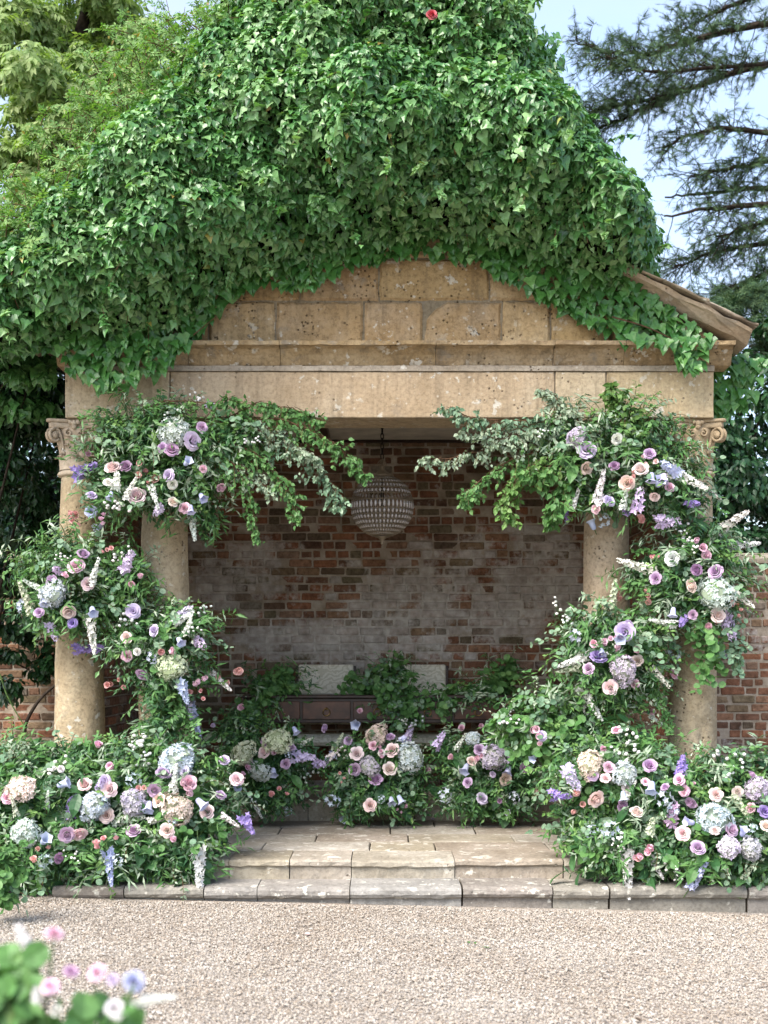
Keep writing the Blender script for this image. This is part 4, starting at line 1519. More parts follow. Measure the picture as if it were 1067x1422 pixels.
# ------------------------------------------------------------------ flower arrangements
LEAF5 = sym([(0, 0, 0), (0, .5, -.04), (0, 1, -.14)], [(-.25, .42, .04)], [(0, 1, 3), (3, 1, 2)])
LANCE4 = sym([(0, 0, 0), (0, .45, .02), (0, 1, -.14)], [(-.095, .42, .03)], [(0, 1, 3), (3, 1, 2)])
KINDS = {  # template, leaf length range, leaves per stem, material index, stem length factor
    'd': (LANCE4, (.04, .075), 14, 0), 'o': (LEAF5, (.03, .06), 12, 0), 'm': (LEAF5, (.03, .06), 12, 1), 'l': (LEAF5, (.025, .048), 13, 2),
    'g': (ROUND, (.028, .05), 10, 3), 's': (LANCE4, (.05, .09), 12, 4), 'v': (LEAF5, (.022, .045), 13, 4), 'L': (LAUREL, (.11, .17), 5, 0), 'r': (ROUND, (.045, .07), 9, 1), 'n': (LANCE4, (.06, .10), 14, 1)}
FOLM = [M['f_dark'], M['f_mid'], M['f_lime'], M['f_grey'], M['f_silver'], M['stem'], M['twig']]

def spray(mb, p0, p1, kind, sag=.12, out=None):
    T, sz, m, mi = KINDS[kind]
    L_ = np.linalg.norm(p1 - p0)
    m = max(4, int(m * min(1.6, L_ / .22)))
    t = np.linspace(0, 1, 5)[:, None]
    bend = RNG.normal(0, .12, 3) * L_ + np.array([0, 0, sag]) * L_
    f = lambda t: p0 + (p1 - p0) * t + bend * (4 * t * (1 - t)) * .6 - np.array([0, 0, sag * .6]) * L_ * t ** 2
    mb.tube(f(t), .0032, .0014, 3, 5 if kind not in 'gv' else 6, cap=False)
    tt = np.linspace(.18, 1.0, m)[:, None] + RNG.uniform(-.03, .03, (m, 1))
    q = f(tt)
    tan = unit(p1 - p0)
    side = unit(np.cross(tan, RNG.normal(size=3)))
    alt = np.where(np.arange(m) % 2 == 0, 1.0, -1.0)[:, None]
    tip = unit(tan * .55 + side * alt * .8 + RNG.normal(0, .3, (m, 3)) + np.array([0, 0, -.15]))
    nn = unit((out if out is not None else np.array([0, -1, .2])) * .5 + np.array([0, -.35, .55]) + RNG.normal(0, .45, (m, 3)))
    mb.cloud(T, q, basis(nn, tip), RNG.uniform(*sz, m), mi)

def arrangement(name, label, blobs, flowers, mix, dens=1.0, base=None, branches=(), trail=(), scale_leaf=1.0, cat='flowers', group='wedding flower arrangements', bigleaf=0, wisps=110):
    """blobs: (cx, cy, rx, ry, Y, depth) with photo pixels for the outline and metres for the depth"""
    b0 = blobs[0]
    loc = at(b0[0], max(b[1] + b[3] for b in blobs), b0[4]) if base is None else np.array(base)
    root = empty(name, loc, label, cat, group)
    BL = []
    for cx, cy, rx, ry, Y, dy in blobs:
        s_ = (9 + Y) / FPX
        BL.append((at(cx, cy, Y), np.array([rx * s_, dy, ry * s_]), rx * ry))
    wts = np.array([b[2] for b in BL]); wts = wts / wts.sum(); cw = np.cumsum(wts); cw[-1] = 1.0
    area = sum(b[1][0] * b[1][2] for b in BL) * math.pi
    n = int(area * 860 * dens)
    n = int(n / (scale_leaf ** 2))
    mb = MB()
    kinds = ''.join(k * w_ for k, w_ in mix)
    for i in range(n):
        c, R, _ = BL[int(np.searchsorted(cw, RNG.random()))]
        d = rand_dirs(1)[0]
        if d[1] > .25: d[1] = -d[1]
        kk = kinds[RNG.integers(0, len(kinds))]
        r1 = RNG.uniform(.60, 1.0)
        if RNG.random() < .22: r1 = RNG.uniform(1.0, 1.4)
        p0 = c + d * R * RNG.uniform(.05, .35) + np.array([0, 0, -.03])
        p1 = c + d * R * r1
        spray(mb, p0, p1, kk, out=d)
    for i in range(int(area * wisps)):
        c, R, _ = BL[int(np.searchsorted(cw, RNG.random()))]
        d = rand_dirs(1)[0]
        d[1] = -abs(d[1]) * .6; d[2] = d[2] * .7 + .25
        d = unit(d)
        kk = 'svlnmgd'[RNG.integers(0, 7)]
        spray(mb, c + d * R * .6, c + d * R + d * RNG.uniform(.05, .17), kk, sag=.2, out=d)
    for (P, kk, dens_) in trail:
        pts = bez([at(*p) for p in P], 6)
        mb.tube(pts, .004, .0015, 4, 5)
        for i in range(int(len(pts) * dens_)):
            a = pts[RNG.integers(0, len(pts))]
            spray(mb, a, a + RNG.normal(0, .06, 3) + np.array([0, -.02, -.05]), kk)
    if scale_leaf != 1.0:
        pass
    fo = mb.build('foliage', FOLM, root, off=loc)
    fo['kind'] = 'stuff'
    # large single leaves
    for i in range(bigleaf):
        c, R, _ = BL[RNG.choice(len(BL), p=wts)]
        d = rand_dirs(1)[0]; d[1] = -abs(d[1]); d[2] = -abs(d[2]) * .8
        d = unit(d)
        mm = MB()
        mm.cloud(LAUREL, [c + d * R * .9], basis(unit(np.array([[d[0] * .3, -.8, .6]])), unit(np.array([[d[0], -.2, -.8]]))), RNG.uniform(.13, .19))
        mm.build('large_leaf', M['f_mid' if RNG.random() < .5 else 'f_dark'], root, off=loc)
    # long arching branches
    for (P, leafm, ln_, dn) in branches:
        mm = MB()
        pts = bez([at(*p) for p in P], 9)
        pts = pts + np.cumsum(RNG.normal(0, .004, pts.shape), 0)
        mm.tube(pts, .0065, .002, 5, 0)
        for i in range(2, len(pts)):
            for q in range(int(dn)):
                a = pts[i] + RNG.normal(0, .01, 3)
                tl = RNG.uniform(.05, .20) * (1.15 - .8 * i / len(pts))
                dr = unit(np.array([RNG.normal(0, .7), RNG.normal(-.15, .6), RNG.normal(-.45, .5)]) + .5 * unit(pts[i] - pts[i - 1]))
                tip = a + dr * tl + np.array([0, 0, -.25 * tl])
                mm.tube([a, (a + tip) / 2 + np.array([0, 0, .1 * tl]), tip], .0022, .001, 3, 0, cap=False)
                m = int(4 + tl * 34)
                tt = RNG.uniform(.1, 1.05, (m, 1))
                pp = a + (tip - a) * tt
                mm.cloud(OVAL2, pp, basis(unit(np.array([0, -.8, .4]) + RNG.normal(0, .6, (m, 3))), unit(np.array([0, 0, -.8]) + dr * .5 + RNG.normal(0, .45, (m, 3)))), RNG.uniform(*ln_, m), 1)
        mm.build('trailing_branch', [M['twig'], M[leafm]], root, off=loc)
    # blooms
    for ln in flowers.strip().split('\n'):
        for ent in ln.split(','):
            f = ent.split()
            if len(f) < 5: continue
            code, c, px, py, d = f[0], f[1], float(f[2]), float(f[3]), float(f[4])
            best, bi = 1e9, 0
            for i, b in enumerate(blobs):
                q = ((px - b[0]) / b[2]) ** 2 + ((py - b[1]) / b[3]) ** 2
                yf = b[4] - b[5] * math.sqrt(max(0.0, 1 - q)) if q < 1 else b[4] + .02 * q
                if yf < best: best, bi = yf, i
            b = blobs[bi]
            Y = best - .055
            pos = at(px, py, Y)
            rel = (pos - BL[bi][0]) / BL[bi][1]
            dm = d * (9 + Y) / FPX * RNG.uniform(.9, 1.08)
            if code in 'DKW':
                if len(f) > 5:
                    a = math.radians(float(f[5]))
                    fc = unit(np.array([math.cos(a), -.25, math.sin(a)]))
                else:
                    fc = unit(np.array([rel[0], -.7, rel[2] + .2]) + RNG.normal(0, .25, 3))
            elif code == 'B':
                fc = unit(np.array([rel[0] * .8, -.5, RNG.choice([-.9, .4])]) + RNG.normal(0, .25, 3))
            elif code == 'A':
                fc = unit(np.array([0, -.3, 1]) + RNG.normal(0, .25, 3))
            else:
                fc = unit(np.array([rel[0] * .45, -1.0, rel[2] * .35 + .2]) + RNG.normal(0, .34, 3))
            put_flower(code, c, pos, dm, fc, root, loc)
    return root
OVAL2 = sym([(0, 0, 0), (0, .5, -.03), (0, 1, -.1)], [(-.30, .25, .04), (-.30, .55, .03)], [(0, 1, 3), (3, 1, 4), (4, 1, 2)])

MIXA = (('d', 4), ('o', 4), ('m', 3), ('l', 1), ('g', 2), ('s', 1), ('v', 2), ('r', 1), ('n', 2))
arrangement('floral_garland', 'upper garland of mauve roses and drooping birch sprays, with purple delphinium by the capital',
    [(205, 615, 80, 55, -.10, .28), (262, 640, 62, 72, -.12, .28), (320, 615, 60, 42, -.12, .22), (160, 675, 48, 50, -.10, .26), (232, 690, 66, 40, -.10, .26), (285, 690, 26, 56, -.08, .12)],
    '''H q 242 598 42,R m 281 593 17,L l 269 612 25,R m 239 623 20,R m 225 621 16,R b 156 647 21,R p 174 646 20,V k 123 630 13,D u 118 652 32 20,S c 200 656 20,L l 233 660 19,L w 240 673 14,R b 190 687 23
R e 241 696 16,R k 256 705 15,B i 265 707 13,B i 281 690 13,B i 260 642 12,R k 283 651 12,R k 308 678 13,K l 219 710 20,L i 126 710 17,B i 138 731 13,S k 146 718 14,S c 100 722 22,A w 278 558 22,L l 292 561 14
K w 162 668 22 80,A w 158 700 26,A w 240 575 20,L l 128 686 15,B i 154 688 12,W w 268 730 34 -80,W w 215 690 26 -70,A w 180 700 24,A w 350 610 16,S c 207 662 14,L w 150 668 14,W w 182 678 26 60''',
    (('d', 4), ('o', 5), ('m', 4), ('l', 2), ('g', 1), ('s', 1), ('v', 2), ('n', 2)), 1.0,
    branches=[([(290, 592, -.15), (380, 582, -.2), (440, 600, -.25), (478, 632, -.25), (505, 660, -.25)], 'f_mid', (.024, .044), 3),
              ([(300, 600, -.15), (370, 600, -.2), (430, 636, -.25), (466, 676, -.25), (474, 698, -.25)], 'f_grey', (.024, .044), 3),
              ([(290, 610, -.2), (350, 625, -.25), (395, 668, -.3), (410, 712, -.3)], 'f_mid', (.024, .044), 3),
              ([(280, 620, -.2), (330, 650, -.3), (350, 700, -.3), (356, 752, -.3)], 'f_mid', (.024, .04), 2),
              ([(300, 590, -.15), (350, 566, -.2), (400, 572, -.2), (446, 588, -.2)], 'f_mid', (.024, .044), 4),
              ([(310, 600, -.15), (360, 592, -.2), (405, 615, -.25), (446, 640, -.25)], 'f_silver', (.024, .044), 4),
              ([(300, 625, -.2), (340, 655, -.25), (372, 682, -.3)], 'f_silver', (.024, .044), 4),
              ([(180, 580, -.2), (230, 556, -.25), (300, 560, -.25), (330, 552, -.25)], 'f_mid', (.025, .045), 2)], bigleaf=3)
arrangement('floral_garland', 'shoulder-high rose cluster with a slate-blue hydrangea and purple delphinium on the outermost column',
    [(110, 790, 74, 50, -.08, .26), (78, 840, 52, 46, -.08, .24), (172, 815, 46, 62, -.05, .22), (110, 850, 60, 40, -.08, .22), (60, 790, 40, 40, -.02, .2)],
    '''R m 116 768 16,L k 105 784 23,S k 99 789 16,W w 132 794 30 70,K l 79 791 22,R m 71 808 20,R b 122 811 19,H n 73 824 42,R m 54 850 14,R b 95 851 22,L u 100 865 16,B i 129 848 14,K l 73 878 24 -60
D u 116 902 22 0,D u 135 900 22 10,W w 128 880 40 -80,K l 177 780 26 60,V k 183 811 13,V k 195 799 12,L l 185 848 21,A w 177 862 24,N n 29 841 18,A w 165 770 20,A w 88 775 18,W w 50 815 30 150,S c 150 760 12,B i 62 835 12,W g 36 830 34 110''',
    (('d', 2), ('o', 3), ('m', 4), ('l', 4), ('g', 2), ('s', 1), ('v', 3), ('n', 3)), .95)
arrangement('floral_garland', 'waist-high rose and cream-green hydrangea cluster trailing lilac delphinium down an inner column',
    [(222, 895, 70, 46, -.08, .26), (255, 880, 48, 40, -.06, .24), (235, 945, 58, 40, -.06, .24), (228, 1000, 36, 36, -.02, .16), (190, 870, 40, 40, -.05, .2)],
    '''R m 197 938 20,H g 236 926 40,R k 176 911 15,R b 175 885 15,L l 212 875 17,V k 240 904 15,V c 224 905 13,K l 279 894 22,A w 287 851 24,A w 270 872 20,K l 256 851 26 40,D i 256 962 28 -70,W i 270 1000 40 -70,D l 262 985 26 -70
S k 280 948 16,S c 275 963 14,S c 162 949 18,S c 317 941 20,N n 211 914 16,W w 305 945 34 -40,W w 255 858 26 30,L w 190 905 12,W w 262 868 26 70,B i 250 890 12''',
    MIXA, .95, trail=[([(215, 960, -.2), (225, 1000, -.18), (215, 1030, -.16)], 'o', 3), ([(240, 960, -.2), (262, 1000, -.18), (272, 1030, -.16)], 'm', 2)])
arrangement('floral_garland', 'upper garland of peach and blush roses with wild silvery sprays reaching towards the lantern',
    [(865, 605, 76, 48, -.10, .28), (905, 665, 74, 52, -.12, .28), (800, 640, 52, 48, -.10, .26), (940, 690, 44, 42, -.10, .22), (835, 690, 46, 34, -.10, .22), (930, 720, 42, 28, -.08, .18), (780, 610, 40, 40, -.1, .2)],
    '''L l 815 623 25,H d 801 607 32,R m 902 629 17,R p 853 646 16,R b 890 650 22,R e 871 671 21,R h 816 650 18,B i 916 670 16,B i 905 663 14,B l 922 664 14,R k 931 676 14,R b 909 691 15,K l 887 694 32 80,L l 847 694 17,R k 827 707 14,D u 963 699 20
K l 927 725 28 0,K i 930 650 26 150,W w 955 665 40 -30,W w 985 683 30 -35,W w 834 676 34 80,D u 785 710 26 75,B i 823 729 14,N n 840 723 18,S c 889 712 18,B u 872 708 13,S c 880 665 14,A w 755 602 16,W w 800 690 24 70,A w 945 740 20,S b 900 640 12,W w 868 690 30 80,L w 858 610 16''',
    (('d', 3), ('o', 4), ('m', 4), ('l', 3), ('g', 2), ('s', 3), ('v', 3), ('n', 2)), 1.0,
    branches=[([(800, 600, -.15), (720, 605, -.2), (650, 628, -.25), (584, 632, -.25)], 'f_silver', (.025, .042), 3),
              ([(790, 592, -.15), (720, 582, -.2), (660, 580, -.25), (622, 568, -.25)], 'f_grey', (.025, .045), 3),
              ([(800, 620, -.15), (740, 650, -.25), (700, 690, -.25), (704, 726, -.25)], 'f_lime', (.026, .05), 3),
              ([(790, 610, -.15), (710, 640, -.2), (665, 672, -.25), (650, 695, -.25)], 'f_mid', (.026, .045), 3),
              ([(815, 590, -.15), (780, 568, -.2), (758, 545, -.2)], 'f_silver', (.025, .045), 4),
              ([(820, 640, -.2), (775, 690, -.25), (765, 725, -.25)], 'f_mid', (.04, .065), 3),
              ([(790, 630, -.2), (760, 650, -.25), (730, 660, -.25)], 'f_mid', (.035, .06), 5),
              ([(870, 590, -.15), (862, 560, -.2), (845, 542, -.2)], 'f_lime', (.03, .05), 4),
              ([(780, 590, -.15), (740, 600, -.2), (690, 610, -.25), (640, 600, -.25)], 'f_silver', (.025, .042), 3)], bigleaf=3)
arrangement('floral_garland', 'shoulder-high cluster with a large pale hydrangea and white spires against the dark tree',
    [(962, 790, 70, 52, -.08, .26), (992, 835, 46, 50, -.08, .24), (925, 800, 44, 46, -.06, .22), (955, 832, 54, 44, -.08, .24), (985, 750, 36, 36, -.05, .2), (890, 800, 30, 26, -.05, .15)],
    '''A w 948 744 24,A w 961 758 22,S k 982 761 24,R p 967 792 19,R m 993 793 21,R m 910 803 16,R b 959 814 20,H q 992 821 50,R b 998 854 22,R m 962 854 14,V k 984 870 15,K l 1013 871 30 -75,S c 1025 846 14,W w 1030 830 34 -40,W w 1030 757 40 5,W w 1012 728 44 35
L w 933 775 20,W w 882 785 40 165,S c 903 830 14,D u 948 864 18,S c 862 827 14,W g 900 850 30 -60,B i 935 850 12,S c 908 775 10,W w 925 900 22 -70,W i 1004 905 22 -50''',
    (('d', 3), ('o', 3), ('m', 3), ('l', 4), ('g', 3), ('s', 2), ('v', 2), ('n', 2)), .95,
    trail=[([(980, 860, -.2), (985, 900, -.2), (982, 935, -.2)], 'r', 2), ([(1010, 860, -.2), (1025, 890, -.2), (1028, 915, -.2)], 'g', 2)])
arrangement('floral_garland', 'waist-high cluster with violet lisianthus and round grey-lilac hydrangea above the eucalyptus spray',
    [(862, 885, 76, 46, -.08, .26), (852, 935, 72, 46, -.08, .26), (805, 895, 34, 44, -.06, .2), (890, 925, 38, 48, -.04, .22), (862, 968, 44, 28, -.04, .18)],
    '''A w 779 844 24,A w 790 858 20,W g 851 833 44 85,L l 867 878 26,L l 875 869 18,B i 862 885 16,R k 824 894 13,L u 832 909 24,H d 867 930 42,R m 817 928 17,R b 848 955 20,R h 885 917 16,S k 846 892 16,S k 870 906 18,V k 858 898 13,R k 883 950 13,R k 937 936 14
N n 937 909 18,W w 796 918 36 200,N n 798 882 18,W w 820 975 46 -60,W w 814 985 40 -70,V k 906 988 13,W w 920 864 28 170,W w 917 940 28 -50,A w 842 912 16,W g 790 930 24 190,B i 836 905 12,W w 911 1000 18 -40''',
    MIXA, .95, trail=[([(900, 950, -.15), (915, 975, -.12), (925, 1005, -.12)], 'm', 2), ([(880, 960, -.15), (860, 985, -.1), (868, 1010, -.1)], 'l', 2)])
arrangement('floor_flowers', 'deep bank of roses and hydrangeas covering the steps beside the leafy shoot',
    [(60, 1105, 80, 60, -.35, .30), (150, 1110, 80, 62, -.35, .32), (235, 1110, 80, 66, -.35, .32), (60, 1180, 80, 54, -.62, .26), (150, 1185, 90, 46, -.60, .24), (240, 1180, 62, 46, -.58, .22), (292, 1120, 52, 52, -.25, .24), (20, 1140, 60, 70, -.5, .28), (95, 1050, 80, 30, -.25, .22), (200, 1050, 60, 34, -.25, .22), (25, 1060, 40, 46, -.2, .2), (20, 1205, 50, 36, -.65, .2)],
    '''H b 27 1093 44,R k 10 1107 20,R k 32 1093 15,B i 88 1089 17,R b 117 1088 22,R b 152 1096 22,L l 144 1085 18,L u 104 1116 24,D u 100 1122 26 80,H n 130 1119 40,R b 148 1132 20,R m 93 1160 21,R b 111 1160 23,H q 34 1159 42,B i 62 1167 16,R p 83 1192 15
S c 146 1165 20,H d 189 1113 40,R m 185 1152 20,R b 232 1153 22,V k 241 1165 12,H h 245 1125 44,R e 219 1110 20,R m 215 1097 19,S c 197 1098 14,B i 207 1120 15,H n 248 1054 50,R m 228 1072 20,R k 263 1086 22,R m 307 1103 15,R b 287 1127 23,B i 279 1115 15
R b 329 1081 22,V k 137 1033 15,A w 191 1024 30,A w 197 1055 26,A w 186 1038 20,D u 345 1145 24 -60,N n 61 1196 20,W i 152 1204 36 -80,S k 221 1225 16,W w 277 1208 50 -85,W w 179 1138 34 10,L l 312 1054 16,A w 75 1062 26,L w 85 1068 10,S c 55 1182 18,V k 153 1064 16
N n 185 1082 20,S k 265 1095 18,W w 243 1080 30 80,W w 222 1138 26 10,W w 66 1110 22 80,K l 140 1090 22,A w 100 1190 16,N n 240 1140 14,W w 320 1140 24 -30,W g 20 1120 24 100,L l 255 1070 14,N n 164 1195 16''',
    (('d', 6), ('o', 5), ('m', 4), ('l', 3), ('g', 3), ('s', 1), ('v', 2), ('r', 2), ('L', 1), ('n', 3)), .95, base=(-2.0, -.4, .1), bigleaf=14)
arrangement('floor_flowers', 'deep bank of roses and big blue hydrangea spilling over the steps by the eucalyptus spray',
    [(845, 1090, 90, 60, -.35, .30), (930, 1100, 90, 66, -.38, .32), (1020, 1110, 74, 62, -.40, .32), (900, 1165, 90, 50, -.52, .24), (990, 1180, 90, 54, -.60, .26), (830, 1150, 60, 50, -.38, .22), (1060, 1170, 56, 66, -.58, .26), (850, 1040, 60, 40, -.2, .22), (960, 1075, 54, 26, -.2, .2), (1050, 1075, 50, 40, -.3, .22), (850, 1195, 50, 26, -.62, .14)],
    '''R k 856 1013 14,A w 872 1017 28,A w 869 1044 24,H h 819 1060 42,R m 823 1077 18,R k 846 1065 15,K l 795 1081 32 -60,D u 779 1105 26 0,R e 829 1111 25,R m 866 1119 20,R b 885 1126 20,H n 870 1075 38,R m 903 1062 19,R m 923 1092 14,L k 943 1083 18,L k 951 1098 17
D u 947 1063 28 85,B i 905 1093 16,R m 959 1116 19,R b 995 1103 19,R b 1025 1100 17,R m 1046 1075 14,R k 1042 1122 15,H d 1054 1098 38,H n 994 1138 52,R m 1018 1152 21,R e 993 1152 14,R b 948 1157 20,R m 970 1176 21,H l 1014 1176 32,H d 1040 1179 36,B i 1032 1156 14
B i 958 1142 14,K m 935 1130 30 80,K g 905 1147 22 80,S k 892 1181 20,A w 856 1164 24,N n 821 1154 16,N n 846 1152 20,W w 872 1214 52 -88,W i 970 1216 38 60,L u 1063 1126 18,R e 1065 1146 18,S c 803 1115 22,R b 841 1080 16,N n 924 1109 24,A w 1011 1047 28,A w 1016 1069 22
W g 1030 1120 30 -60,S k 955 1092 14,W w 875 1098 26 60,A w 930 1200 22,L k 897 1085 12,W w 912 1205 26 -60,A w 862 1175 16,L w 872 1095 16,N n 935 1125 20,A w 945 1215 18,B i 866 1105 14,V c 887 1192 12,W g 1040 1210 26 60,N n 1045 1150 14,V k 838 1040 12''',
    (('d', 5), ('o', 5), ('m', 4), ('l', 4), ('g', 3), ('s', 2), ('v', 2), ('r', 2), ('L', 1), ('n', 3)), .95, base=(1.9, -.4, .25), bigleaf=12)
arrangement('leafy_spray', 'tall spray of round green eucalyptus and bamboo canes between the hydrangea bank and the drawers',
    [(745, 1005, 52, 50, -.05, .2), (790, 1030, 56, 50, -.1, .2), (720, 1010, 34, 30, .0, .16), (770, 975, 44, 30, .0, .16), (862, 1040, 44, 24, .0, .12), (810, 990, 30, 40, .0, .14)],
    '''L l 752 1022 14,S k 742 1020 20,B i 742 1052 12,A w 705 1000 20''',
    (('r', 6), ('g', 4), ('m', 2)), .5, base=(1.2, 0, .26), cat='foliage')
YC = 1.30
arrangement('urn_flowers', 'low arrangement with two pale green hydrangeas on the pavilion floor',
    [(350, 1062, 62, 52, YC, .26), (385, 1050, 48, 52, YC, .26), (370, 1100, 46, 32, YC - .05, .26), (428, 1054, 32, 18, YC, .14), (335, 1010, 36, 34, YC + .05, .16), (310, 1085, 30, 40, YC - .1, .2)],
    '''H g 385 1030 38,R p 369 1029 13,R m 391 1021 13,R m 404 1036 15,R b 366 1044 18,V k 381 1045 12,R m 397 1061 15,B i 410 1014 12,B i 380 1072 13,H g 337 1046 38,S k 341 1060 18,R b 329 1081 21,H q 360 1074 30,R m 307 1103 14,S c 388 1099 16,D l 422 1051 28 0,K l 446 1061 22 0
B i 458 1052 14,A w 430 1072 20,V k 335 982 13,V l 296 1007 10,N n 400 1048 10,L i 331 1093 12,A w 352 1108 14,W w 425 1030 18 30,W w 358 1125 18 -60,N n 400 1125 12''',
    (('d', 6), ('o', 4), ('m', 2), ('g', 1), ('n', 2), ('v', 1)), 1.0, base=(-1.05, YC, .25), bigleaf=3, wisps=40)
arrangement('urn_flowers', 'low arrangement with blush roses, beige and lavender hydrangea in the middle before the table',
    [(520, 1062, 70, 48, YC, .28), (495, 1095, 50, 40, YC - .05, .26), (560, 1080, 38, 50, YC - .02, .26), (525, 1110, 64, 24, YC - .05, .26)],
    '''R m 450 1011 12,R m 483 1028 14,R b 495 1046 19,R m 492 1069 17,R m 522 1081 19,H d 512 1063 30,H h 523 1021 32,R m 542 1022 13,R k 518 1035 12,R b 544 1041 20,R b 542 1067 19,R b 514 1118 19,B i 496 1006 13,V k 500 987 11,N n 462 1112 18,B i 479 1135 12,B i 556 1110 13
B i 544 1112 12,S k 558 1124 11,H n 572 1051 38,D l 567 1022 24 70,B i 561 1030 13,A w 480 1050 20,S c 475 1080 8,W g 470 1030 20 60,V k 595 1069 11,N n 530 1110 10,L w 530 1046 10,A w 560 1030 14,W w 466 1045 22 40,S k 532 1045 12''',
    (('d', 6), ('o', 4), ('m', 2), ('g', 2), ('n', 2), ('v', 1)), 1.0, base=(.0, YC, .25), bigleaf=5, wisps=40)
arrangement('urn_flowers', 'low arrangement with a lavender hydrangea and violet roses, next to the eucalyptus spray',
    [(680, 1060, 66, 50, YC, .28), (660, 1095, 58, 40, YC - .05, .26), (715, 1085, 44, 46, YC - .02, .26), (685, 1115, 64, 22, YC - .05, .26), (625, 1040, 26, 30, YC, .16)],
    '''D l 611 1027 24 60,V k 641 1011 13,H n 657 1024 24,R m 666 1041 15,R b 656 1056 14,H d 687 1051 36,S k 668 1054 14,B i 647 1067 14,R m 649 1086 16,B i 706 1069 13,R h 703 1083 17,R p 730 1066 16,L l 671 1108 17,V p 694 1112 11,N n 619 1105 20,N n 715 1107 16
R h 747 1099 14,V k 626 1051 12,L l 685 1075 10,A w 705 985 18,A w 697 1000 14,W w 640 1030 20 60,A w 705 1050 16,L u 750 1030 12,V k 668 1008 10,B l 706 1130 9''',
    (('d', 6), ('o', 4), ('m', 2), ('g', 1), ('n', 2), ('v', 1)), 1.0, base=(.9, YC, .25), bigleaf=5, wisps=40)
YT = 1.95
arrangement('table_greenery', 'bushy green foliage hanging over the table end beside the fully visible cream chair',
    [(378, 955, 34, 34, YT, .16), (395, 945, 24, 18, YT, .12), (360, 980, 24, 30, YT - .05, .14)], '', (('r', 5), ('m', 3), ('o', 1)), .9, cat='foliage', group='greenery on the console table')
arrangement('table_greenery', 'leafy green trails climbing from the table between the two cream chairs',
    [(540, 950, 34, 34, YT, .16), (560, 980, 38, 34, YT - .05, .16), (520, 960, 26, 24, YT, .12), (548, 925, 14, 18, YT + .05, .08)], 'A w 575 1003 18,A w 560 1000 12', (('r', 4), ('m', 2), ('g', 3)), .9, cat='foliage', group='greenery on the console table',
    trail=[([(485, 942, YT), (495, 945, YT), (500, 955, YT)], 'r', 1)])
arrangement('table_greenery', 'dense dark green foliage bank at the table end nearest the tall eucalyptus spray',
    [(640, 970, 44, 24, YT, .16), (675, 965, 40, 30, YT, .16), (700, 940, 22, 26, YT + .03, .1), (600, 975, 24, 18, YT - .02, .12)], '', (('o', 3), ('m', 3), ('r', 3)), .9, cat='foliage', group='greenery on the console table',
    trail=[([(690, 950, YT), (705, 930, YT), (712, 915, YT)], 'r', 1)])
# out-of-focus flowers close to the lens
YF = -6.5
arrangement('foreground_flowers', 'blurred pink and lilac flowers rising beside the camera over the gravel',
    [(24, 1392, 56, 56, YF, .08), (105, 1412, 60, 40, YF, .08), (10, 1350, 34, 30, YF, .06), (165, 1430, 50, 20, YF, .06)],
    '''L k 76 1294 28,K w 31 1298 30 110,K w 40 1322 26 120,L k 133 1349 28,L m 100 1347 22,L i 187 1363 32,L k 69 1368 24,L l 157 1360 18,V w 79 1404 20,W w 222 1387 40 10,W w 200 1392 34 20,L w 160 1400 24,W w 170 1410 26 40,K w 50 1380 20 90''',
    (('m', 3), ('r', 6), ('l', 1)), .5, base=(-.65, YF, .0), scale_leaf=.7, wisps=0, group='blurred foreground flowers', bigleaf=0,
    trail=[([(60, 1420, YF), (70, 1350, YF), (76, 1300, YF)], 'm', .12), ([(120, 1420, YF), (130, 1390, YF), (133, 1352, YF)], 'm', .12), ([(150, 1430, YF), (175, 1400, YF), (187, 1368, YF)], 'm', .12), ([(20, 1420, YF), (26, 1360, YF), (31, 1304, YF)], 'm', .15)])
# leafy shoot at the lower left edge, a little nearer than the steps
arrangement('leafy_shoot', 'pale green out-of-focus leafy shoot at the gravel edge before the flower bank',
    [(10, 1205, 30, 40, -1.6, .14), (5, 1240, 24, 20, -1.6, .12)], '', (('r', 3), ('m', 2)), .8, base=(-2.2, -1.6, .06), cat='foliage', group='loose shoots on the gravel')

# bare vine stems on the wall at the left
VS = empty('vine_stem', at(90, 1010, .9), 'bare grey woody vine stem curving up behind the outermost left column', 'vine')
mb = MB()
mb.tube(bez([at(34, 1018, .9), at(38, 1000, .9), at(55, 972, .9), at(80, 950, .9), at(110, 938, .9)], 6), .015, .010, 8)
mb.build('stem', M['bark'], VS, smooth=True, off=np.array(VS.location))
mb = MB()
mb.tube(bez([at(0, 936, .9), at(12, 970, .9), at(34, 1008, .9)], 6), .006, .004, 5)
mb.build('shoot', M['stem'], VS, off=np.array(VS.location))

# fallen leaves and petals on the gravel
FL = MB(); FL.add(*OVAL); flm = FL.mesh('fallen_leaf', [M['f_mid']])
for px, py, wh in ((652, 1309, 'first'), (661, 1310, 'middle'), (681, 1315, 'last and largest')):
    D = 1.55 * FPX / (py - HOR)
    o = link('fallen_leaf', flm)
    o.location = (float((px - CX) * D / FPX), float(D - 9), float(ground_z((px - CX) * D / FPX)) + .018)
    o.rotation_euler = (.2, .1, RNG.uniform(0, 6)); o.scale = (.048 if py > 1312 else .038,) * 3
    tag(o, wh + ' of three small green leaves fallen in a row on the gravel', 'leaf', 'leaves fallen on the gravel', 'thing')

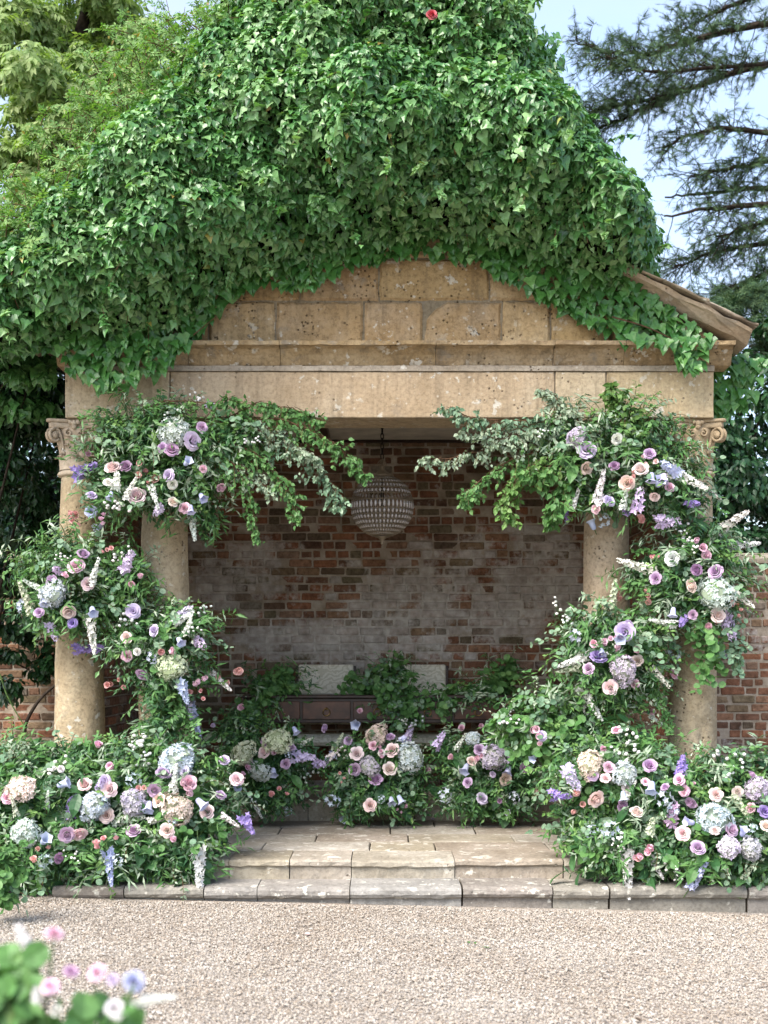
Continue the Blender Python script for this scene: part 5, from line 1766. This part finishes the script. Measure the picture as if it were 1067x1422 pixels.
PT = MB(); PT.add(*ROUND); ptm = PT.mesh('fallen_petal', [M['petal']])
for (px, py, c, where) in ((603, 1138, 'l', 'lilac petal lying on the paving by the lavender hydrangea'), (430, 1300, 'b', 'blush petal lying on the gravel below the steps')):
    D = (1.57 - (.262 if py < 1200 else .02)) * FPX / (py - HOR)
    o = link('fallen_petal', ptm)
    o.location = (float((px - CX) * D / FPX), float(D - 9), .262 if py < 1200 else .03)
    o.rotation_euler = (.15, -.1, 1.0); o.scale = (.035,) * 3
    o.color = s2l(PC[c])
    tag(o, where, 'petal', 'fallen petals', 'thing')

# ------------------------------------------------------------------ evergreen shrubs beside the pavilion
def leafmass(name, label, blobs, n, T, size, mats, trunk, cat='shrub', group=None, tip=(0, -.2, -1), nz=.45, inner=.55):
    """blobs: (cx, cy, rx, ry, Y, depth)"""
    root = empty(name, trunk[0], label, cat, group)
    root['kind'] = 'thing'
    off = np.array(trunk[0])
    mb = MB()
    ws = np.array([b[2] * b[3] for b in blobs], float); ws /= ws.sum()
    for b, w_ in zip(blobs, ws):
        m = int(n * w_)
        s_ = (9 + b[4]) / FPX
        c = at(b[0], b[1], b[4]); R = np.array([b[2] * s_, b[5], b[3] * s_])
        # sub-clumps inside the blob
        nc = max(6, m // 70)
        cd_ = rand_dirs(nc) * RNG.uniform(inner, 1.0, (nc, 1))
        cc = c + cd_ * R
        ci = RNG.integers(0, nc, m)
        rad = RNG.uniform(.10, .22, nc) * np.clip(min(R) / .4, .6, 1.8)
        d = rand_dirs(m)
        pos = cc[ci] + d * (rad[ci] * RNG.uniform(.5, 1.1, m))[:, None] * np.array([1, 1, .75])
        nn = unit(d * .6 + cd_[ci] * .3 + np.array([0, -.1, nz]) + RNG.normal(0, .35, (m, 3)))
        tt = unit(np.array(tip) + d * .5 + RNG.normal(0, .4, (m, 3)))
        mb.cloud(T, pos, basis(nn, tt), RNG.uniform(*size, m))
    fo = mb.build('crown', mats, root, off=off); fo['kind'] = 'stuff'
    mb = MB()
    mb.tube(bez(trunk, 6), trunk_r(trunk), trunk_r(trunk) * .35, 8)
    mb.build('trunk', M['bark'], root, smooth=True, off=off)
    top = np.array(trunk[-1])
    for b in blobs:
        c = at(b[0], b[1], b[4])
        k = RNG.uniform(.3, .9)
        st = np.array(trunk[0]) * (1 - k) + top * k
        mb = MB(); mb.tube(bez([st, (st + c) / 2 + RNG.normal(0, .08, 3), c], 5), .018, .006, 5)
        mb.build('limb', M['bark'], root, smooth=True, off=off)
    return root
def trunk_r(t):
    return .05 if np.linalg.norm(np.array(t[-1]) - np.array(t[0])) < 3.2 else .16
G = lambda x, y: np.array([x, y, 0.0])
leafmass('evergreen_shrub', 'dark evergreen shrub filling the gap beside the outermost column under the ivy shoulder',
    [(20, 540, 90, 70, .9, .4), (-20, 620, 80, 90, 1.1, .4), (50, 640, 46, 90, 1.9, .35), (0, 740, 70, 80, 1.9, .4), (55, 760, 40, 70, 2.1, .3), (0, 840, 70, 50, 2.1, .3), (40, 930, 44, 50, 2.2, .22), (-40, 480, 80, 60, .7, .4), (60, 560, 40, 60, 1.4, .3)],
    16000, OVAL, (.05, .09), M['ivy_dark'], [G(-3.6, 1.9), np.array([-3.55, 1.9, 1.0]), np.array([-3.3, 1.8, 2.9])])
leafmass('evergreen_shrub', 'light-catching ivy curtain hanging at the roof corner away from the conifer',
    [(30, 470, 80, 60, .3, .3), (-20, 500, 70, 80, .4, .35), (40, 530, 50, 40, .5, .25)], 2600, IVY, (.06, .10), M['ivy'], [G(-3.6, 1.2), np.array([-3.6, 1.1, 1.2]), np.array([-3.2, .7, 3.6])], cat='ivy')
leafmass('dark_tree', 'dark broad tree behind the garden wall beyond the outermost column, flecked with sky',
    [(1030, 560, 70, 70, 4.2, .9), (1090, 640, 90, 90, 4.6, .9), (1010, 680, 60, 70, 4.0, .7), (1050, 730, 80, 60, 3.7, .6), (1080, 500, 60, 50, 4.4, .8), (980, 620, 50, 80, 4.2, .7), (1020, 780, 70, 40, 3.5, .5), (920, 640, 60, 120, 4.6, .7)],
    10500, OVAL, (.07, .12), M['ivy_dark'], [G(3.9, 4.6), np.array([3.8, 4.6, 1.6]), np.array([3.6, 4.5, 4.0])], cat='tree')
leafmass('dark_tree', 'dark leafy tree behind the garden wall past the evergreen shrub',
    [(0, 520, 110, 90, 4.2, .9), (60, 640, 90, 110, 4.4, .9), (-30, 720, 90, 90, 4.0, .8), (80, 740, 60, 70, 4.0, .7), (20, 800, 90, 60, 3.8, .6)],
    8000, OVAL, (.07, .13), M['ivy_dark'], [G(-4.4, 4.5), np.array([-4.4, 4.5, 1.6]), np.array([-3.2, 4.5, 4.0])], cat='tree')

# ------------------------------------------------------------------ pale tree, upper left
leafmass('walnut_tree', 'tall pale yellow-green broadleaf tree rising behind the ivy at the corner of the roof',
    [(30, 60, 60, 60, 4.2, .8), (110, 30, 90, 50, 4.4, .9), (60, 150, 70, 60, 4.0, .8), (150, 110, 70, 60, 4.2, .8), (20, 330, 80, 60, 3.6, .8), (60, 250, 70, 50, 3.8, .8), (110, 210, 60, 60, 3.9, .7), (190, 70, 50, 50, 4.6, .7), (10, 420, 70, 70, 3.6, .8), (150, 0, 40, 30, 4.4, .6), (-90, 200, 60, 100, 4.2, .8), (-30, 60, 60, 90, 4.2, .8)],
    9500, WALNUT, (.15, .25), M['walnut'], [G(-4.3, 4.4), np.array([-4.2, 4.4, 3.0]), np.array([-3.6, 4.3, 6.2]), np.array([-3.0, 4.3, 8.4])], cat='tree', tip=(0, -.3, -.8), nz=.5, inner=.35)

# ------------------------------------------------------------------ conifer, upper right
def make_conifer():
    Y0 = 6.0
    t0 = G(8.2, Y0)
    root = empty('conifer_tree', t0, 'old dark conifer with long level limbs against the pale sky', 'tree')
    root['kind'] = 'thing'
    mb = MB()
    mb.tube(bez([t0, np.array([8.1, Y0, 4]), np.array([8.3, Y0, 9]), np.array([8.2, Y0, 14])], 6), .55, .2, 12)
    mb.build('trunk', M['bark'], root, smooth=True, off=t0)
    limbs = [[(1500, 20), (1260, 60), (1067, 88), (960, 125), (880, 160), (815, 194)],
             [(1500, 60), (1260, 20), (1067, 34), (960, 60), (880, 85), (795, 72)],
             [(1500, -40), (1260, -20), (1100, -20), (1000, 10), (930, 40)],
             [(1067, 88), (980, 95), (900, 92), (845, 60)],
             [(960, 125), (890, 140), (840, 150), (800, 160)],
             [(1500, 150), (1260, 180), (1100, 185), (1000, 178), (930, 205)],
             [(1500, 280), (1260, 285), (1067, 278), (990, 288), (920, 294)],
             [(1500, 240), (1260, 250), (1067, 258), (1000, 266), (925, 276)],
             [(1500, 320), (1260, 330), (1090, 330), (1010, 350), (945, 375)],
             [(1500, 420), (1260, 410), (1090, 405), (1010, 420), (955, 430)],
             [(1500, 220), (1260, 225), (1120, 225), (1040, 232), (960, 250)],
             [(1500, 370), (1260, 370), (1100, 368), (1040, 385), (990, 400)],
             [(1500, 460), (1260, 450), (1100, 450), (1020, 460)],
             [(1500, 300), (1260, 308), (1130, 305), (1050, 312), (980, 330)]]
    mf = MB()
    for li, P in enumerate(limbs):
        Yl = Y0 + RNG.uniform(-.7, .7)
        n = len(P)
        pts = bez([at(a, b, Y0 + (Yl - Y0) * min(1, i / 2)) for i, (a, b) in enumerate(P)], 10)
        pts += np.cumsum(RNG.normal(0, .012, pts.shape), 0) * np.linspace(0, 1, len(pts))[:, None]
        r0 = .058 if P[0][0] > 1300 else .026
        mb = MB()
        mb.tube(pts, r0, .010, 7)
        lo = 8 if P[0][0] > 1300 else 2
        dens = 3 if li in (6, 7) else 5
        for i in range(lo, len(pts)):
            for q in range(dens):
                a = pts[i] + RNG.normal(0, .02, 3)
                if li in (6, 7) and i > len(pts) - 12 and RNG.random() < .8: continue
                if a[0] > (1125 - CX) * 15 / FPX: continue
                tl = RNG.uniform(.12, .55)
                upw = RNG.normal(.45, .45) if RNG.random() < (.7 if li < 5 else .4) else RNG.normal(-.45, .35)
                d = unit(np.array([RNG.normal(-.55, .6), RNG.normal(0, .8), upw]))
                t = np.linspace(0, 1, 6)[:, None]
                C = a + d * tl * t + np.array([0, 0, -.25]) * tl * t ** 2 + np.cumsum(RNG.normal(0, .012, (6, 3)), 0)
                mb.tube(C, .006, .002, 4, cap=False)
                m = int(5 + tl * 17)
                tt = RNG.uniform(.3, 1.0, m)
                pos = np.stack([np.interp(tt, np.linspace(0, 1, 6), C[:, k]) for k in range(3)], 1)
                tip = unit(d * .6 + RNG.normal(0, .6, (m, 3)) + np.array([0, 0, -.25]))
                mf.cloud(FROND, pos, basis(unit(np.array([0, -.2, .7]) + RNG.normal(0, .6, (m, 3))), tip), RNG.uniform(.06, .14, m))
        mb.build('limb', M['bark'], root, smooth=True, off=t0)
    fo = mf.build('needles', M['yew'], root, off=t0); fo['kind'] = 'stuff'
make_conifer()
leafmass('conifer_shrub', 'feathery dark conifer foliage rising just above the roof corner under the level limbs',
    [(1040, 420, 50, 30, 4.8, .5), (1000, 450, 40, 30, 4.6, .5), (1080, 450, 50, 40, 4.8, .5)], 1500, FROND, (.14, .26), M['yew'], [G(5.4, 5.0), np.array([5.2, 5.0, 2.5]), np.array([4.4, 4.9, 4.2])], cat='tree', tip=(-.3, -.2, -.4), inner=.4)
